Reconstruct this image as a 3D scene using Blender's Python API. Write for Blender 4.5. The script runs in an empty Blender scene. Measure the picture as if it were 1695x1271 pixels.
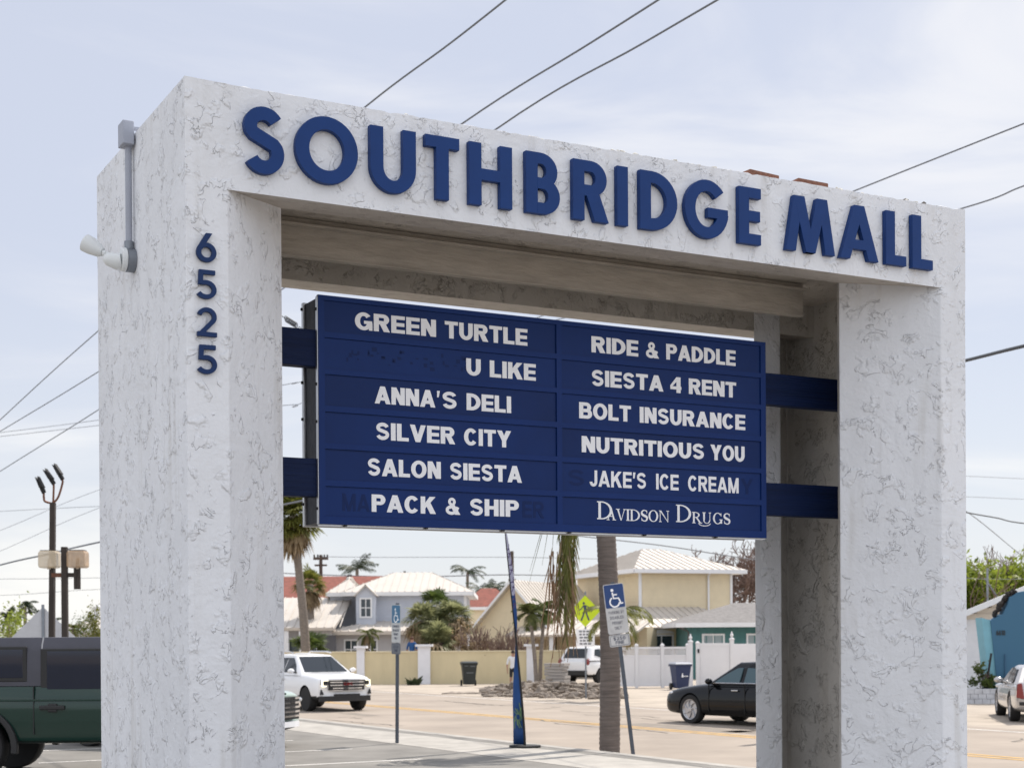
import bpy, bmesh, math, random
from mathutils import Vector, Matrix, noise as mnoise

SC = bpy.context.scene
COL = SC.collection
rad = math.radians
random.seed(7)

# ------------------------------------------------------------------ camera
FPX, CX, CY = 2532.15, 847.5, 1071.05          # focal length and principal point on the 1695x1271 photograph
PITCH, ROLL, YAW = -0.0053359, -0.0063796, 0.4924338
EYE = 2.03
cam_d = bpy.data.cameras.new('camera')
cam = bpy.data.objects.new('camera', cam_d)
COL.objects.link(cam)
SC.camera = cam
cam_d.sensor_fit = 'HORIZONTAL'
cam_d.sensor_width = 36
cam_d.lens = FPX * 36 / 1695
cam_d.shift_y = (CY - 635.5) / 1695
cam_d.clip_end = 4000
cam_d.dof.use_dof = True
cam_d.dof.focus_distance = 10.3
cam_d.dof.aperture_fstop = 4.5
FW = Vector((0, math.cos(PITCH), math.sin(PITCH)))
R0 = Vector((1, 0, 0)); U0 = R0.cross(FW)
RT = R0 * math.cos(ROLL) + U0 * math.sin(ROLL)
UP = -R0 * math.sin(ROLL) + U0 * math.cos(ROLL)
EYEP = Vector((0, 0, EYE))
m = Matrix((RT, UP, -FW)).transposed().to_4x4()
m.translation = EYEP
cam.matrix_world = m

def ray(px, py):
    return FW + RT * ((px - CX) / FPX) - UP * ((py - CY) / FPX)
def P(px, py, f):            # point at forward distance f
    return EYEP + ray(px, py) * f
def G(px, py, z=0.0):        # point on a level
    d = ray(px, py); return EYEP + d * ((z - EYE) / d.z)
def X(px, f):                # sideways metre at distance f
    return (px - CX) / FPX * f
def Zh(px, py, f):
    return P(px, py, f).z

# ------------------------------------------------------------------ light
SUN_AZ, SUN_EL = rad(38), rad(52)      # azimuth clockwise from forward (+Y)
world = bpy.data.worlds.new('World'); SC.world = world
world.use_nodes = True
nt = world.node_tree; nt.nodes.clear()
def N(tree, t, **kw):
    n = tree.nodes.new(t)
    for k, v in kw.items():
        if k.startswith('i_'):
            n.inputs[k[2:].replace('_', ' ')].default_value = v
        else:
            setattr(n, k, v)
    return n
sky = N(nt, 'ShaderNodeTexSky', sky_type='NISHITA', sun_disc=False, sun_elevation=SUN_EL, sun_rotation=SUN_AZ,
        altitude=0, air_density=1.0, dust_density=0.7, ozone_density=2.0)
tc = N(nt, 'ShaderNodeTexCoord')
mp = N(nt, 'ShaderNodeMapping'); mp.inputs['Scale'].default_value = (1.2, 1.2, 5.0); mp.inputs['Rotation'].default_value = (0, rad(12), 0)
n1 = N(nt, 'ShaderNodeTexNoise', i_Scale=2.2, i_Detail=7.0, i_Roughness=0.55, i_Distortion=0.6)
rp = N(nt, 'ShaderNodeValToRGB'); rp.color_ramp.elements[0].position = 0.44; rp.color_ramp.elements[1].position = 0.72
mx = N(nt, 'ShaderNodeMix', data_type='RGBA', blend_type='MIX')
# thin high veil: paler towards the horizon, with brightness added behind the camera to fill the sign's front
sep = N(nt, 'ShaderNodeSeparateXYZ')
def sky_mix(src, lo, hi, a, b):
    r = N(nt, 'ShaderNodeMapRange'); r.interpolation_type = 'SMOOTHSTEP'; r.inputs['From Min'].default_value = lo; r.inputs['From Max'].default_value = hi
    nt.links.new(src, r.inputs['Value']); q = N(nt, 'ShaderNodeMix', data_type='RGBA'); nt.links.new(r.outputs[0], q.inputs['Factor'])
    for k_, v in (('A', a), ('B', b)):
        if isinstance(v, tuple): q.inputs[k_].default_value = (*v, 1)
        else: nt.links.new(v, q.inputs[k_])
    return q.outputs['Result']
veil = sky_mix(sep.outputs['Z'], 0.0, 0.26, (7.7, 7.8, 8.1), (6.5, 6.75, 7.65))
cloud_out = sky_mix(sep.outputs['Y'], -0.35, 0.45, (10.2, 10.5, 11.3), veil)
fac = N(nt, 'ShaderNodeMath', operation='MULTIPLY_ADD'); fac.inputs[1].default_value = 0.16; fac.inputs[2].default_value = 0.80
bg = N(nt, 'ShaderNodeBackground'); bg.inputs['Strength'].default_value = 0.1
wo = N(nt, 'ShaderNodeOutputWorld')
L = nt.links.new
L(tc.outputs['Generated'], mp.inputs['Vector']); L(mp.outputs[0], n1.inputs['Vector'])
L(n1.outputs['Fac'], rp.inputs[0]); L(rp.outputs[0], fac.inputs[0]); L(fac.outputs[0], mx.inputs['Factor'])
L(tc.outputs['Generated'], sep.inputs[0])
wisp = sky_mix(rp.outputs[0], 0.0, 1.0, (0.97, 0.98, 1.0), (1.20, 1.17, 1.09)); mw = N(nt, 'ShaderNodeMix', data_type='RGBA', blend_type='MULTIPLY'); mw.inputs['Factor'].default_value = 1
L(cloud_out, mw.inputs['A']); L(wisp, mw.inputs['B'])
L(sky.outputs[0], mx.inputs['A']); L(mw.outputs['Result'], mx.inputs['B']); L(mx.outputs['Result'], bg.inputs[0]); L(bg.outputs[0], wo.inputs[0])

sun_d = bpy.data.lights.new('sun', 'SUN'); sun = bpy.data.objects.new('sun', sun_d); COL.objects.link(sun)
sun_d.energy = 4.6; sun_d.angle = rad(0.5); sun_d.color = (1.0, 0.93, 0.84)
sd = Vector((math.sin(SUN_AZ) * math.cos(SUN_EL), math.cos(SUN_AZ) * math.cos(SUN_EL), math.sin(SUN_EL)))
sun.rotation_euler = sd.to_track_quat('Z', 'Y').to_euler()
sun.location = sd * 60
SC.view_settings.view_transform = 'Standard'; SC.view_settings.look = 'None'
SC.view_settings.exposure = 0.20; SC.view_settings.gamma = 1
SC.cycles.max_bounces = 6

# ------------------------------------------------------------------ materials
MATS = {}
def mat(name, col, rough=0.6, metal=0.0, var=0.0, vscale=4.0, bump=0.0, bscale=20.0, spec=0.5, col2=None, stretch=(1, 1, 1), coat=0.0, trans=0.0, emit=None, alpha=None):
    if name in MATS: return MATS[name]
    M = bpy.data.materials.new(name); M.use_nodes = True; t = M.node_tree
    b = t.nodes['Principled BSDF']
    b.inputs['Base Color'].default_value = (*col, 1); b.inputs['Roughness'].default_value = rough; b.inputs['Metallic'].default_value = metal
    b.inputs['Specular IOR Level'].default_value = spec
    if coat: b.inputs['Coat Weight'].default_value = coat; b.inputs['Coat Roughness'].default_value = 0.05
    if emit: b.inputs['Emission Color'].default_value = (*emit[0], 1); b.inputs['Emission Strength'].default_value = emit[1]
    if alpha is not None: b.inputs['Alpha'].default_value = alpha
    co = N(t, 'ShaderNodeTexCoord'); mpg = N(t, 'ShaderNodeMapping'); mpg.inputs['Scale'].default_value = stretch
    t.links.new(co.outputs['Object'], mpg.inputs['Vector'])
    if var or col2:
        nz = N(t, 'ShaderNodeTexNoise', i_Scale=vscale, i_Detail=6.0, i_Roughness=0.6)
        t.links.new(mpg.outputs[0], nz.inputs['Vector'])
        cr = N(t, 'ShaderNodeValToRGB'); cr.color_ramp.elements[0].position = 0.3; cr.color_ramp.elements[1].position = 0.7
        c2 = col2 or tuple(min(1, c * (1 + var)) for c in col)
        c1 = tuple(c * (1 - var) for c in col)
        cr.color_ramp.elements[0].color = (*c1, 1); cr.color_ramp.elements[1].color = (*c2, 1)
        t.links.new(nz.outputs['Fac'], cr.inputs[0]); t.links.new(cr.outputs[0], b.inputs['Base Color'])
    if bump:
        nb = N(t, 'ShaderNodeTexNoise', i_Scale=bscale, i_Detail=5.0)
        t.links.new(mpg.outputs[0], nb.inputs['Vector'])
        bp = N(t, 'ShaderNodeBump'); bp.inputs['Strength'].default_value = bump; bp.inputs['Distance'].default_value = 0.02
        t.links.new(nb.outputs['Fac'], bp.inputs['Height']); t.links.new(bp.outputs[0], b.inputs['Normal'])
    if trans:
        tr = N(t, 'ShaderNodeBsdfTranslucent'); 
        ms = N(t, 'ShaderNodeMixShader'); ms.inputs[0].default_value = trans
        if var or col2: t.links.new(cr.outputs[0], tr.inputs[0])
        else: tr.inputs[0].default_value = (*col, 1)
        t.links.new(b.outputs[0], ms.inputs[1]); t.links.new(tr.outputs[0], ms.inputs[2])
        t.links.new(ms.outputs[0], t.nodes['Material Output'].inputs[0])
    MATS[name] = M
    return M

def stucco(name, white, dirt, patch_lo, patch_hi, grime=0.0, stretch=(1, 1, 1)):
    """skip-trowelled stucco: curved trowel ridges in patches, dirt caught in them"""
    M = bpy.data.materials.new(name); M.use_nodes = True; t = M.node_tree; b = t.nodes['Principled BSDF']; k = t.links.new
    b.inputs['Roughness'].default_value = 0.85; b.inputs['Specular IOR Level'].default_value = 0.25
    co = N(t, 'ShaderNodeTexCoord'); mpg = N(t, 'ShaderNodeMapping'); mpg.inputs['Scale'].default_value = stretch
    k(co.outputs['Object'], mpg.inputs['Vector'])
    def nz(scale, det, dist=0.0, rough=0.55):
        n = N(t, 'ShaderNodeTexNoise', i_Scale=scale, i_Detail=det, i_Distortion=dist, i_Roughness=rough); k(mpg.outputs[0], n.inputs['Vector']); return n.outputs['Fac']
    def mth(op, a, bb=None, c=None, clamp=False):
        n = N(t, 'ShaderNodeMath', operation=op); n.use_clamp = clamp
        for i, v in enumerate((a, bb, c)):
            if v is None: continue
            if isinstance(v, (int, float)): n.inputs[i].default_value = v
            else: k(v, n.inputs[i])
        return n.outputs[0]
    def rng(v, a, bb, c, d):
        n = N(t, 'ShaderNodeMapRange'); n.interpolation_type = 'SMOOTHSTEP'; k(v, n.inputs['Value'])
        for i, q in zip(('From Min', 'From Max', 'To Min', 'To Max'), (a, bb, c, d)): n.inputs[i].default_value = q
        return n.outputs[0]
    base = nz(5.4, 5.0, 1.7)
    l1 = rng(mth('ABSOLUTE', mth('SUBTRACT', base, 0.5)), 0.0, 0.010, 1, 0)
    l2 = rng(mth('ABSOLUTE', mth('SUBTRACT', nz(9.5, 3.0, 2.4), 0.52)), 0.0, 0.015, 1, 0)
    patch = rng(nz(1.7, 4.0, 0.5), patch_lo, patch_hi, 0, 1)
    patch2 = rng(nz(7.0, 3.0, 0.0), 0.48, 0.62, 0, 1)
    lines = mth('MULTIPLY', mth('MAXIMUM', mth('MULTIPLY', l1, patch2), mth('MULTIPLY', mth('MULTIPLY', l2, patch2), 0.65)), patch, clamp=True)
    fine = nz(38.0, 4.0)
    broad = nz(1.1, 4.0, 0.3)
    specks = rng(nz(30.0, 1.0), 0.77, 0.80, 0, 1)
    mixb = N(t, 'ShaderNodeMix', data_type='RGBA'); k(rng(broad, 0.3, 0.7, 0, 1), mixb.inputs['Factor'])
    streak = N(t, 'ShaderNodeTexNoise', i_Scale=1.0, i_Detail=4.0); ms_ = N(t, 'ShaderNodeMapping'); ms_.inputs['Scale'].default_value = (9, 9, .55); k(co.outputs['Object'], ms_.inputs['Vector']); k(ms_.outputs[0], streak.inputs['Vector'])
    mixb.inputs['A'].default_value = (*[c * (0.93 - grime) for c in white], 1); mixb.inputs['B'].default_value = (*white, 1)
    mixl = N(t, 'ShaderNodeMix', data_type='RGBA'); k(mth('MULTIPLY', mth('MAXIMUM', mth('MULTIPLY', lines, rng(nz(3.1, 2.0), 0.40, 0.66, 0.10, 1)), mth('MULTIPLY', specks, 0.6)), 0.34), mixl.inputs['Factor'])
    mst = N(t, 'ShaderNodeMix', data_type='RGBA', blend_type='MULTIPLY'); k(mth('MULTIPLY', rng(streak.outputs['Fac'], 0.50, 0.72, 0, 1), rng(broad, 0.42, 0.62, 0.15, 1)), mst.inputs['Factor']); k(mixb.outputs['Result'], mst.inputs['A']); mst.inputs['B'].default_value = (.86, .845, .82, 1)
    k(mst.outputs['Result'], mixl.inputs['A']); mixl.inputs['B'].default_value = (*dirt, 1)
    k(mixl.outputs['Result'], b.inputs['Base Color'])
    step = rng(base, 0.485, 0.515, 0, 1)
    h = mth('ADD', mth('MULTIPLY', mth('MULTIPLY', step, patch2), 0.6), mth('ADD', mth('MULTIPLY', fine, 0.16), mth('MULTIPLY', nz(13.0, 4.0, 0.8), 0.3)))
    h = mth('ADD', h, mth('MULTIPLY', nz(2.6, 3.0, 1.2), 1.1)); h = mth('SUBTRACT', h, mth('MULTIPLY', lines, 0.55))
    bp = N(t, 'ShaderNodeBump'); bp.inputs['Strength'].default_value = 0.9; bp.inputs['Distance'].default_value = 0.018
    k(h, bp.inputs['Height']); k(bp.outputs[0], b.inputs['Normal'])
    MATS[name] = M
    return M

# ------------------------------------------------------------------ mesh helpers
class MB:
    def __init__(s): s.v = []; s.f = []; s.mi = []; s.M = Matrix.Identity(4); s.cur = 0
    def add(s, vs, fs):
        o = len(s.v); s.v += [tuple(s.M @ Vector(p)) for p in vs]
        for f in fs: s.f.append([o + i for i in f]); s.mi.append(s.cur)
        return s
    def box(s, a, b):
        x0, y0, z0 = a; x1, y1, z1 = b
        return s.add([(x0, y0, z0), (x1, y0, z0), (x1, y1, z0), (x0, y1, z0), (x0, y0, z1), (x1, y0, z1), (x1, y1, z1), (x0, y1, z1)],
                     [(0, 3, 2, 1), (4, 5, 6, 7), (0, 1, 5, 4), (1, 2, 6, 5), (2, 3, 7, 6), (3, 0, 4, 7)])
    def prism(s, poly, d0, d1, axis='y'):
        """poly of 2D points; axis y: (x,z) extruded y d0..d1; x: (y,z); z: (x,y)"""
        n = len(poly)
        def q(p, d): return {'y': (p[0], d, p[1]), 'x': (d, p[0], p[1]), 'z': (p[0], p[1], d)}[axis]
        vs = [q(p, d0) for p in poly] + [q(p, d1) for p in poly]
        return s.add(vs, [tuple(range(n)), tuple(range(2 * n - 1, n - 1, -1))] + [(i, i + n, (i + 1) % n + n, (i + 1) % n) for i in range(n)])
    def tube(s, pts, r, n=8, cap=True):
        pts = [Vector(p) for p in pts]
        rs = r if isinstance(r, (list, tuple)) else [r] * len(pts)
        vs = []; up = None
        for i, p in enumerate(pts):
            d = (pts[min(i + 1, len(pts) - 1)] - pts[max(i - 1, 0)]).normalized()
            if up is None: up = Vector((0, 0, 1)) if abs(d.z) < .9 else Vector((1, 0, 0))
            a = d.cross(up)
            if a.length < 1e-4: a = d.cross(Vector((1, 0.3, 0)))
            a.normalize(); b = a.cross(d); up = b
            for k in range(n):
                t = 2 * math.pi * k / n; vs.append(p + (a * math.cos(t) + b * math.sin(t)) * rs[i])
        fs = []
        for i in range(len(pts) - 1):
            for k in range(n):
                fs.append((i * n + k, i * n + (k + 1) % n, (i + 1) * n + (k + 1) % n, (i + 1) * n + k))
        if cap: fs.append(tuple(range(n - 1, -1, -1))); fs.append(tuple(range((len(pts) - 1) * n, len(pts) * n)))
        return s.add(vs, fs)
    def loft(s, rings, cap=True):
        n = len(rings[0]); vs = [p for r in rings for p in r]; fs = []
        for i in range(len(rings) - 1):
            for k in range(n): fs.append((i * n + k, i * n + (k + 1) % n, (i + 1) * n + (k + 1) % n, (i + 1) * n + k))
        if cap: fs.append(tuple(range(n - 1, -1, -1))); fs.append(tuple(range((len(rings) - 1) * n, len(rings) * n)))
        return s.add(vs, fs)
    def lathe(s, prof, n=20, axis='z'):
        rings = []
        for r, h in prof:
            ring = []
            for k in range(n):
                t = 2 * math.pi * k / n; c, w = r * math.cos(t), r * math.sin(t)
                ring.append({'z': (c, w, h), 'y': (c, h, w), 'x': (h, c, w)}[axis])
            rings.append(ring)
        return s.loft(rings)
    def blob(s, c, r, seed=0, amp=.25, sub=1):
        bm = bmesh.new(); bmesh.ops.create_icosphere(bm, subdivisions=sub, radius=1)
        rx, ry, rz = r if isinstance(r, (tuple, list)) else (r, r, r)
        vs = []
        for v in bm.verts:
            k = 1 + amp * mnoise.noise(v.co * 1.7 + Vector((seed * 3.1, seed, 0)))
            vs.append((c[0] + v.co.x * rx * k, c[1] + v.co.y * ry * k, c[2] + v.co.z * rz * k))
        fs = [tuple(v.index for v in f.verts) for f in bm.faces]; bm.free()
        return s.add(vs, fs)
    def quad(s, a, b, c, d): return s.add([a, b, c, d], [(0, 1, 2, 3)])
    def panel(s, a, b, c, d, th=.01, u0=0, u1=1, v0=0, v1=1, off=0.0):
        """bilinear sub-rectangle of quad a(0,0) b(1,0) c(1,1) d(0,1) as a thin slab standing off outwards"""
        a, b, c, d = map(Vector, (a, b, c, d))
        def q(u, v): return a * (1 - u) * (1 - v) + b * u * (1 - v) + c * u * v + d * (1 - u) * v
        n = (b - a).cross(d - a)
        if n.length < 1e-9: n = (c - b).cross(d - c)
        n.normalize()
        pts = [q(u0, v0), q(u1, v0), q(u1, v1), q(u0, v1)]
        lo = [p + n * off for p in pts]; hi = [p + n * (off + th) for p in pts]
        return s.add(lo + hi, [(0, 3, 2, 1), (4, 5, 6, 7), (0, 1, 5, 4), (1, 2, 6, 5), (2, 3, 7, 6), (3, 0, 4, 7)])
    def build(s, name, mats, parent=None, smooth=0, bevel=0, fix=True):
        me = bpy.data.meshes.new(name); me.from_pydata(s.v, [], s.f)
        if not isinstance(mats, (list, tuple)): mats = [mats]
        for mm in mats: me.materials.append(mm)
        if len(mats) > 1: me.polygons.foreach_set('material_index', s.mi)
        if fix and len(s.f) < 60000:
            bm = bmesh.new(); bm.from_mesh(me); bmesh.ops.recalc_face_normals(bm, faces=bm.faces); bm.to_mesh(me); bm.free()
        o = bpy.data.objects.new(name, me); COL.objects.link(o)
        if parent: o.parent = parent
        if bevel:
            md = o.modifiers.new('bevel', 'BEVEL'); md.width = bevel; md.segments = 2; md.limit_method = 'ANGLE'; md.angle_limit = rad(40)
        if smooth:
            me.polygons.foreach_set('use_smooth', [True] * len(me.polygons))
            if smooth < 180: sharp(o, smooth)
        return o

def sharp(o, deg):
    me = o.data; bm = bmesh.new(); bm.from_mesh(me)
    for e in bm.edges:
        e.smooth = not (len(e.link_faces) == 2 and e.calc_face_angle(0) > rad(deg))
    bm.to_mesh(me); bm.free()
def applied(o):
    dg = bpy.context.evaluated_depsgraph_get()
    me = bpy.data.meshes.new_from_object(o.evaluated_get(dg)); o.modifiers.clear(); o.data = me; return o
def boolean(o, cutters, op='DIFFERENCE'):
    for c in cutters:
        md = o.modifiers.new('b', 'BOOLEAN'); md.operation = op; md.object = c; md.solver = 'EXACT'
    applied(o)
    return o
def kill(o):
    bpy.data.objects.remove(o, do_unlink=True)

def thing(name, label, cat, loc=(0, 0, 0), rz=0.0, group=None):
    o = bpy.data.objects.new(name, None); COL.objects.link(o); o.location = loc; o.rotation_euler = (0, 0, rz)
    o.empty_display_size = 0.2
    return tag(o, label, cat, group)
def tag(o, label, cat, group=None, kind=None):
    if label: o['label'] = label
    if cat: o['category'] = cat
    if group: o['group'] = group
    if kind: o['kind'] = kind
    return o
def structure(o): o['kind'] = 'structure'; return o
def catmull(pts, n=8):
    pts = [Vector(p) for p in pts]; e = [pts[0] * 2 - pts[1]] + pts + [pts[-1] * 2 - pts[-2]]; out = []
    for i in range(1, len(e) - 2):
        a, b, c, d = e[i - 1:i + 3]
        for k in range(n):
            t = k / n
            out.append(.5 * ((2 * b) + (c - a) * t + (2 * a - 5 * b + 4 * c - d) * t * t + (3 * b - a - 3 * c + d) * t ** 3))
    out.append(pts[-1]); return out

# ------------------------------------------------------------------ lettering (outlines drawn piece by piece)
def band(cx, cz, ro, ri, a0, a1, n=16):
    o = [(cx + ro[0] * math.cos(rad(a0 + (a1 - a0) * i / n)), cz + ro[1] * math.sin(rad(a0 + (a1 - a0) * i / n))) for i in range(n + 1)]
    q = [(cx + ri[0] * math.cos(rad(a1 + (a0 - a1) * i / n)), cz + ri[1] * math.sin(rad(a1 + (a0 - a1) * i / n))) for i in range(n + 1)]
    return o + q
def ring(cx, cz, ro, ri, n=40):
    return {'ring': [[(cx + r[0] * math.cos(2 * math.pi * i / n), cz + r[1] * math.sin(2 * math.pi * i / n)) for i in range(n)] for r in (ro, ri)]}
def rc(x0, z0, x1, z1): return [(x0, z0), (x1, z0), (x1, z1), (x0, z1)]
def sweep2(pts, ts):
    L_, R_ = [], []
    for i, (x, z) in enumerate(pts):
        ax, az = pts[max(i - 1, 0)]; bx, bz = pts[min(i + 1, len(pts) - 1)]
        dx, dz = bx - ax, bz - az; l = math.hypot(dx, dz) or 1
        t = ts[i] if isinstance(ts, list) else ts
        L_.append((x - dz / l * t / 2, z + dx / l * t / 2)); R_.append((x + dz / l * t / 2, z - dx / l * t / 2))
    return L_ + R_[::-1]
def arcp(cx, cz, rx, rz, a0, a1, n=14):
    return [(cx + rx * math.cos(rad(a0 + (a1 - a0) * i / n)), cz + rz * math.sin(rad(a0 + (a1 - a0) * i / n))) for i in range(n + 1)]
def bowl(x0, x1, z0, z1, t, h):
    rz = (z1 - z0) / 2; rx = min(x1 - x0, rz * 1.05); cx = x1 - rx; cz = (z0 + z1) / 2
    r = [band(cx, cz, (rx, rz), (rx - t, rz - h), -90, 90)]
    if cx > x0 + 1e-4: r += [rc(x0, z1 - h, cx + .003, z1), rc(x0, z0, cx + .003, z0 + h)]
    return r
HW = dict(A=.98, B=.87, C=.9, D=.87, E=.75, F=.7, G=.94, H=.83, I=.23, J=.65, K=.92, L=.7, M=1.02, N=.84, O=.98, P=.81, R=.88, S=.82, T=.8, U=.83, V=.95, Y=.95)
HW.update({'&': .92, '4': .74, '6': .68, '5': .68, '2': .68, '0': .7, '1': .4, '$': .7, "'": .23, ' ': .3})
def glyph(c, w, t, h, st='h'):
    k = w / 2
    if c == 'I': return [rc(0, 0, w, 1)]
    if c == 'L': return [rc(0, 0, t, 1), rc(t - .01, 0, w, h)]
    if c == 'E': return [rc(0, 0, t, 1), rc(t - .01, 0, w, h), rc(t - .01, .5 - h / 2, w * .96, .5 + h / 2), rc(t - .01, 1 - h, w, 1)]
    if c == 'F': return [rc(0, 0, t, 1), rc(t - .01, .47 - h / 2, w * .93, .47 + h / 2), rc(t - .01, 1 - h, w, 1)]
    if c == 'T': return [rc(0, 1 - h, w, 1), rc(k - t / 2, 0, k + t / 2, 1 - h + .01)]
    if c == 'H': return [rc(0, 0, t, 1), rc(w - t, 0, w, 1), rc(t - .01, .5 - h / 2, w - t + .01, .5 + h / 2)]
    if c == 'O' or c == '0': return [ring(k, .5, (k, .51), (k - t, .51 - h), 48)]
    if c == 'C': return [band(k, .5, (k, .51), (k - t, .51 - h), 38, 322, 28)]
    if c == 'G':
        r = [band(k, .5, (k, .51), (k - t, .51 - h), 40, 352, 30), rc(w * .52, .36, w * .985, .36 + h * .85)]
        if st == 'h': r.append(rc(w - t * .7, 0, w, .40))
        return r
    if c == 'U':
        rz = min(.5, k); return [[(0, 1)] + arcp(k, rz, k, rz + .01, 180, 360, 22) + [(w, 1), (w - t, 1)] + arcp(k, rz, k - t, rz - h, 360, 180, 22) + [(t, 1)]]
    if c == 'D':
        rx = min(w - t * .5, .62 * w + .05); cx = w - rx
        return [rc(0, 0, t, 1), rc(t - .01, 0, max(cx, t) + .005, h), rc(t - .01, 1 - h, max(cx, t) + .005, 1), band(cx, .5, (rx, .5), (rx - t, .5 - h), -90, 90, 20)]
    if c == 'B': return [rc(0, 0, t, 1)] + bowl(t - .01, w * .93, .5 - h / 2, 1, t * .95, h) + bowl(t - .01, w, 0, .5 + h / 2, t, h)
    if c == 'P': return [rc(0, 0, t, 1)] + bowl(t - .01, w, .40, 1, t, h)
    if c == 'R': return [rc(0, 0, t, 1)] + bowl(t - .01, w * .95, .41, 1, t, h) + [[(w * .36, .45), (w * .36 + t * 1.2, .45), (w, 0), (w - t * 1.22, 0)]]
    if c == 'N': return [rc(0, 0, t, 1), rc(w - t, 0, w, 1), [(0, 1), (t * 1.12, 1), (w, 0), (w - t * 1.12, 0)]]
    if c == 'M':
        q = .16 * w if st == 'f' else 0
        return [[(0, 0), (t, 0), (q + t * .92, 1), (q, 1)], [(w - t, 0), (w, 0), (w - q, 1), (w - q - t * .92, 1)],
                [(q, 1), (q + t * 1.08, 1), (k + t * .48, 0), (k - t * .48, 0)], [(w - q - t * 1.08, 1), (w - q, 1), (k + t * .48, 0), (k - t * .48, 0)]]
    if c == 'A': return [[(0, 0), (1.06 * t, 0), (k + .53 * t, 1), (k - .53 * t, 1)], [(w - 1.06 * t, 0), (w, 0), (k + .53 * t, 1), (k - .53 * t, 1)], rc(w * .2, .19, w * .8, .19 + h * .95)]
    if c == 'V': return [[(0, 1), (1.08 * t, 1), (k + .5 * t, 0), (k - .5 * t, 0)], [(w - 1.08 * t, 1), (w, 1), (k + .5 * t, 0), (k - .5 * t, 0)]]
    if c == 'Y': return [[(0, 1), (1.2 * t, 1), (k + .5 * t, .42), (k - .5 * t, .38)], [(w - 1.2 * t, 1), (w, 1), (k + .5 * t, .38), (k - .5 * t, .42)], rc(k - t / 2, 0, k + t / 2, .44)]
    if c == 'K': return [rc(0, 0, t, 1), [(t * .9, .28), (t * .9, .60), (w * .98 - t * 1.3, 1), (w * .98, 1)], [(.34 * w, .52), (.34 * w + t * .9, .70), (w, 0), (w - t * 1.25, 0)]]
    if c == 'J': return [rc(w - t, .3, w, 1), band(k, .3, (k, .31), (k - t, .31 - h), 185, 360)]
    if c == 'S' or c == '$':
        if st == 'f': ru, rl, e0, e1 = (1 - h) * .235, (1 - h) * .265, 28, -152
        else: ru, rl, e0, e1 = (1 - h) * .24, (1 - h) * .26, 14, -166
        p = arcp(k, 1 - h / 2 - ru, k - t * .52, ru, e0, 218, 16) + arcp(k, h / 2 + rl, k - t * .5, rl, 38, e1, 16)
        r = [sweep2(p, h)]
        if c == '$': r.append(rc(k - t * .25, -.1, k + t * .25, 1.1))
        return r
    if c == '&':
        a = arcp(.42 * w, .76, .17 * w, .16, -60, 250, 16)
        b_ = arcp(.38 * w, .27, .29 * w, .19, 100, 340, 16)
        return [sweep2(a, h * .8), sweep2(b_, h * .9), [(.24 * w, .66), (.24 * w + t, .66), (w, 0), (w - t * 1.25, 0)], sweep2([(.6 * w, .2), (.72 * w, .27), (.82 * w, .45)], t * .7), sweep2([(.26 * w, .42), (.5 * w, .56)], t * .75)]
    if c == "'": return [[(w * .1, .62), (w * .6, .62), (w, 1), (w * .1, 1)]]
    if c == '4': return [rc(w * .56, 0, w * .56 + t, 1), rc(0, .21, w, .21 + h * .95), [(0, .25), (0, .25 + h), (w * .56, 1), (w * .56 + t * .5, 1), (w * .56 + t * .5, .98 - h * .6)]]
    if c == '6':
        rz = .335; return [ring(k, rz, (k, rz), (k - t, rz - h), 40),
                           [(.03 * w, .47), (.03 * w + t * 1.0, .40), (.80 * w, 1), (.80 * w - t * 1.35, 1)]]
    if c == '5': return [rc(.12 * w, 1 - h, .93 * w, 1), [(.08 * w, .48), (.08 * w + t * .95, .52), (.12 * w + t * .95, 1), (.12 * w, 1)], sweep2([(.10 * w + t * .4, .565)] + arcp(.46 * w, .325, .54 * w - t / 2, .325 - h / 2, 108, -150, 22), h)]
    if c == '2': return [sweep2(arcp(k, .68, k - t / 2, .32 - h / 2, 165, -32, 16) + [(.2 * w, h * .62)], h), rc(0.02 * w, 0, w, h)]
    if c == '1': return [rc(w - t, 0, w, 1), [(0, .78), (0, .78 + h * .6), (w - t, 1), (w - t + .02, 1 - h)]]
    return []
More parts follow.
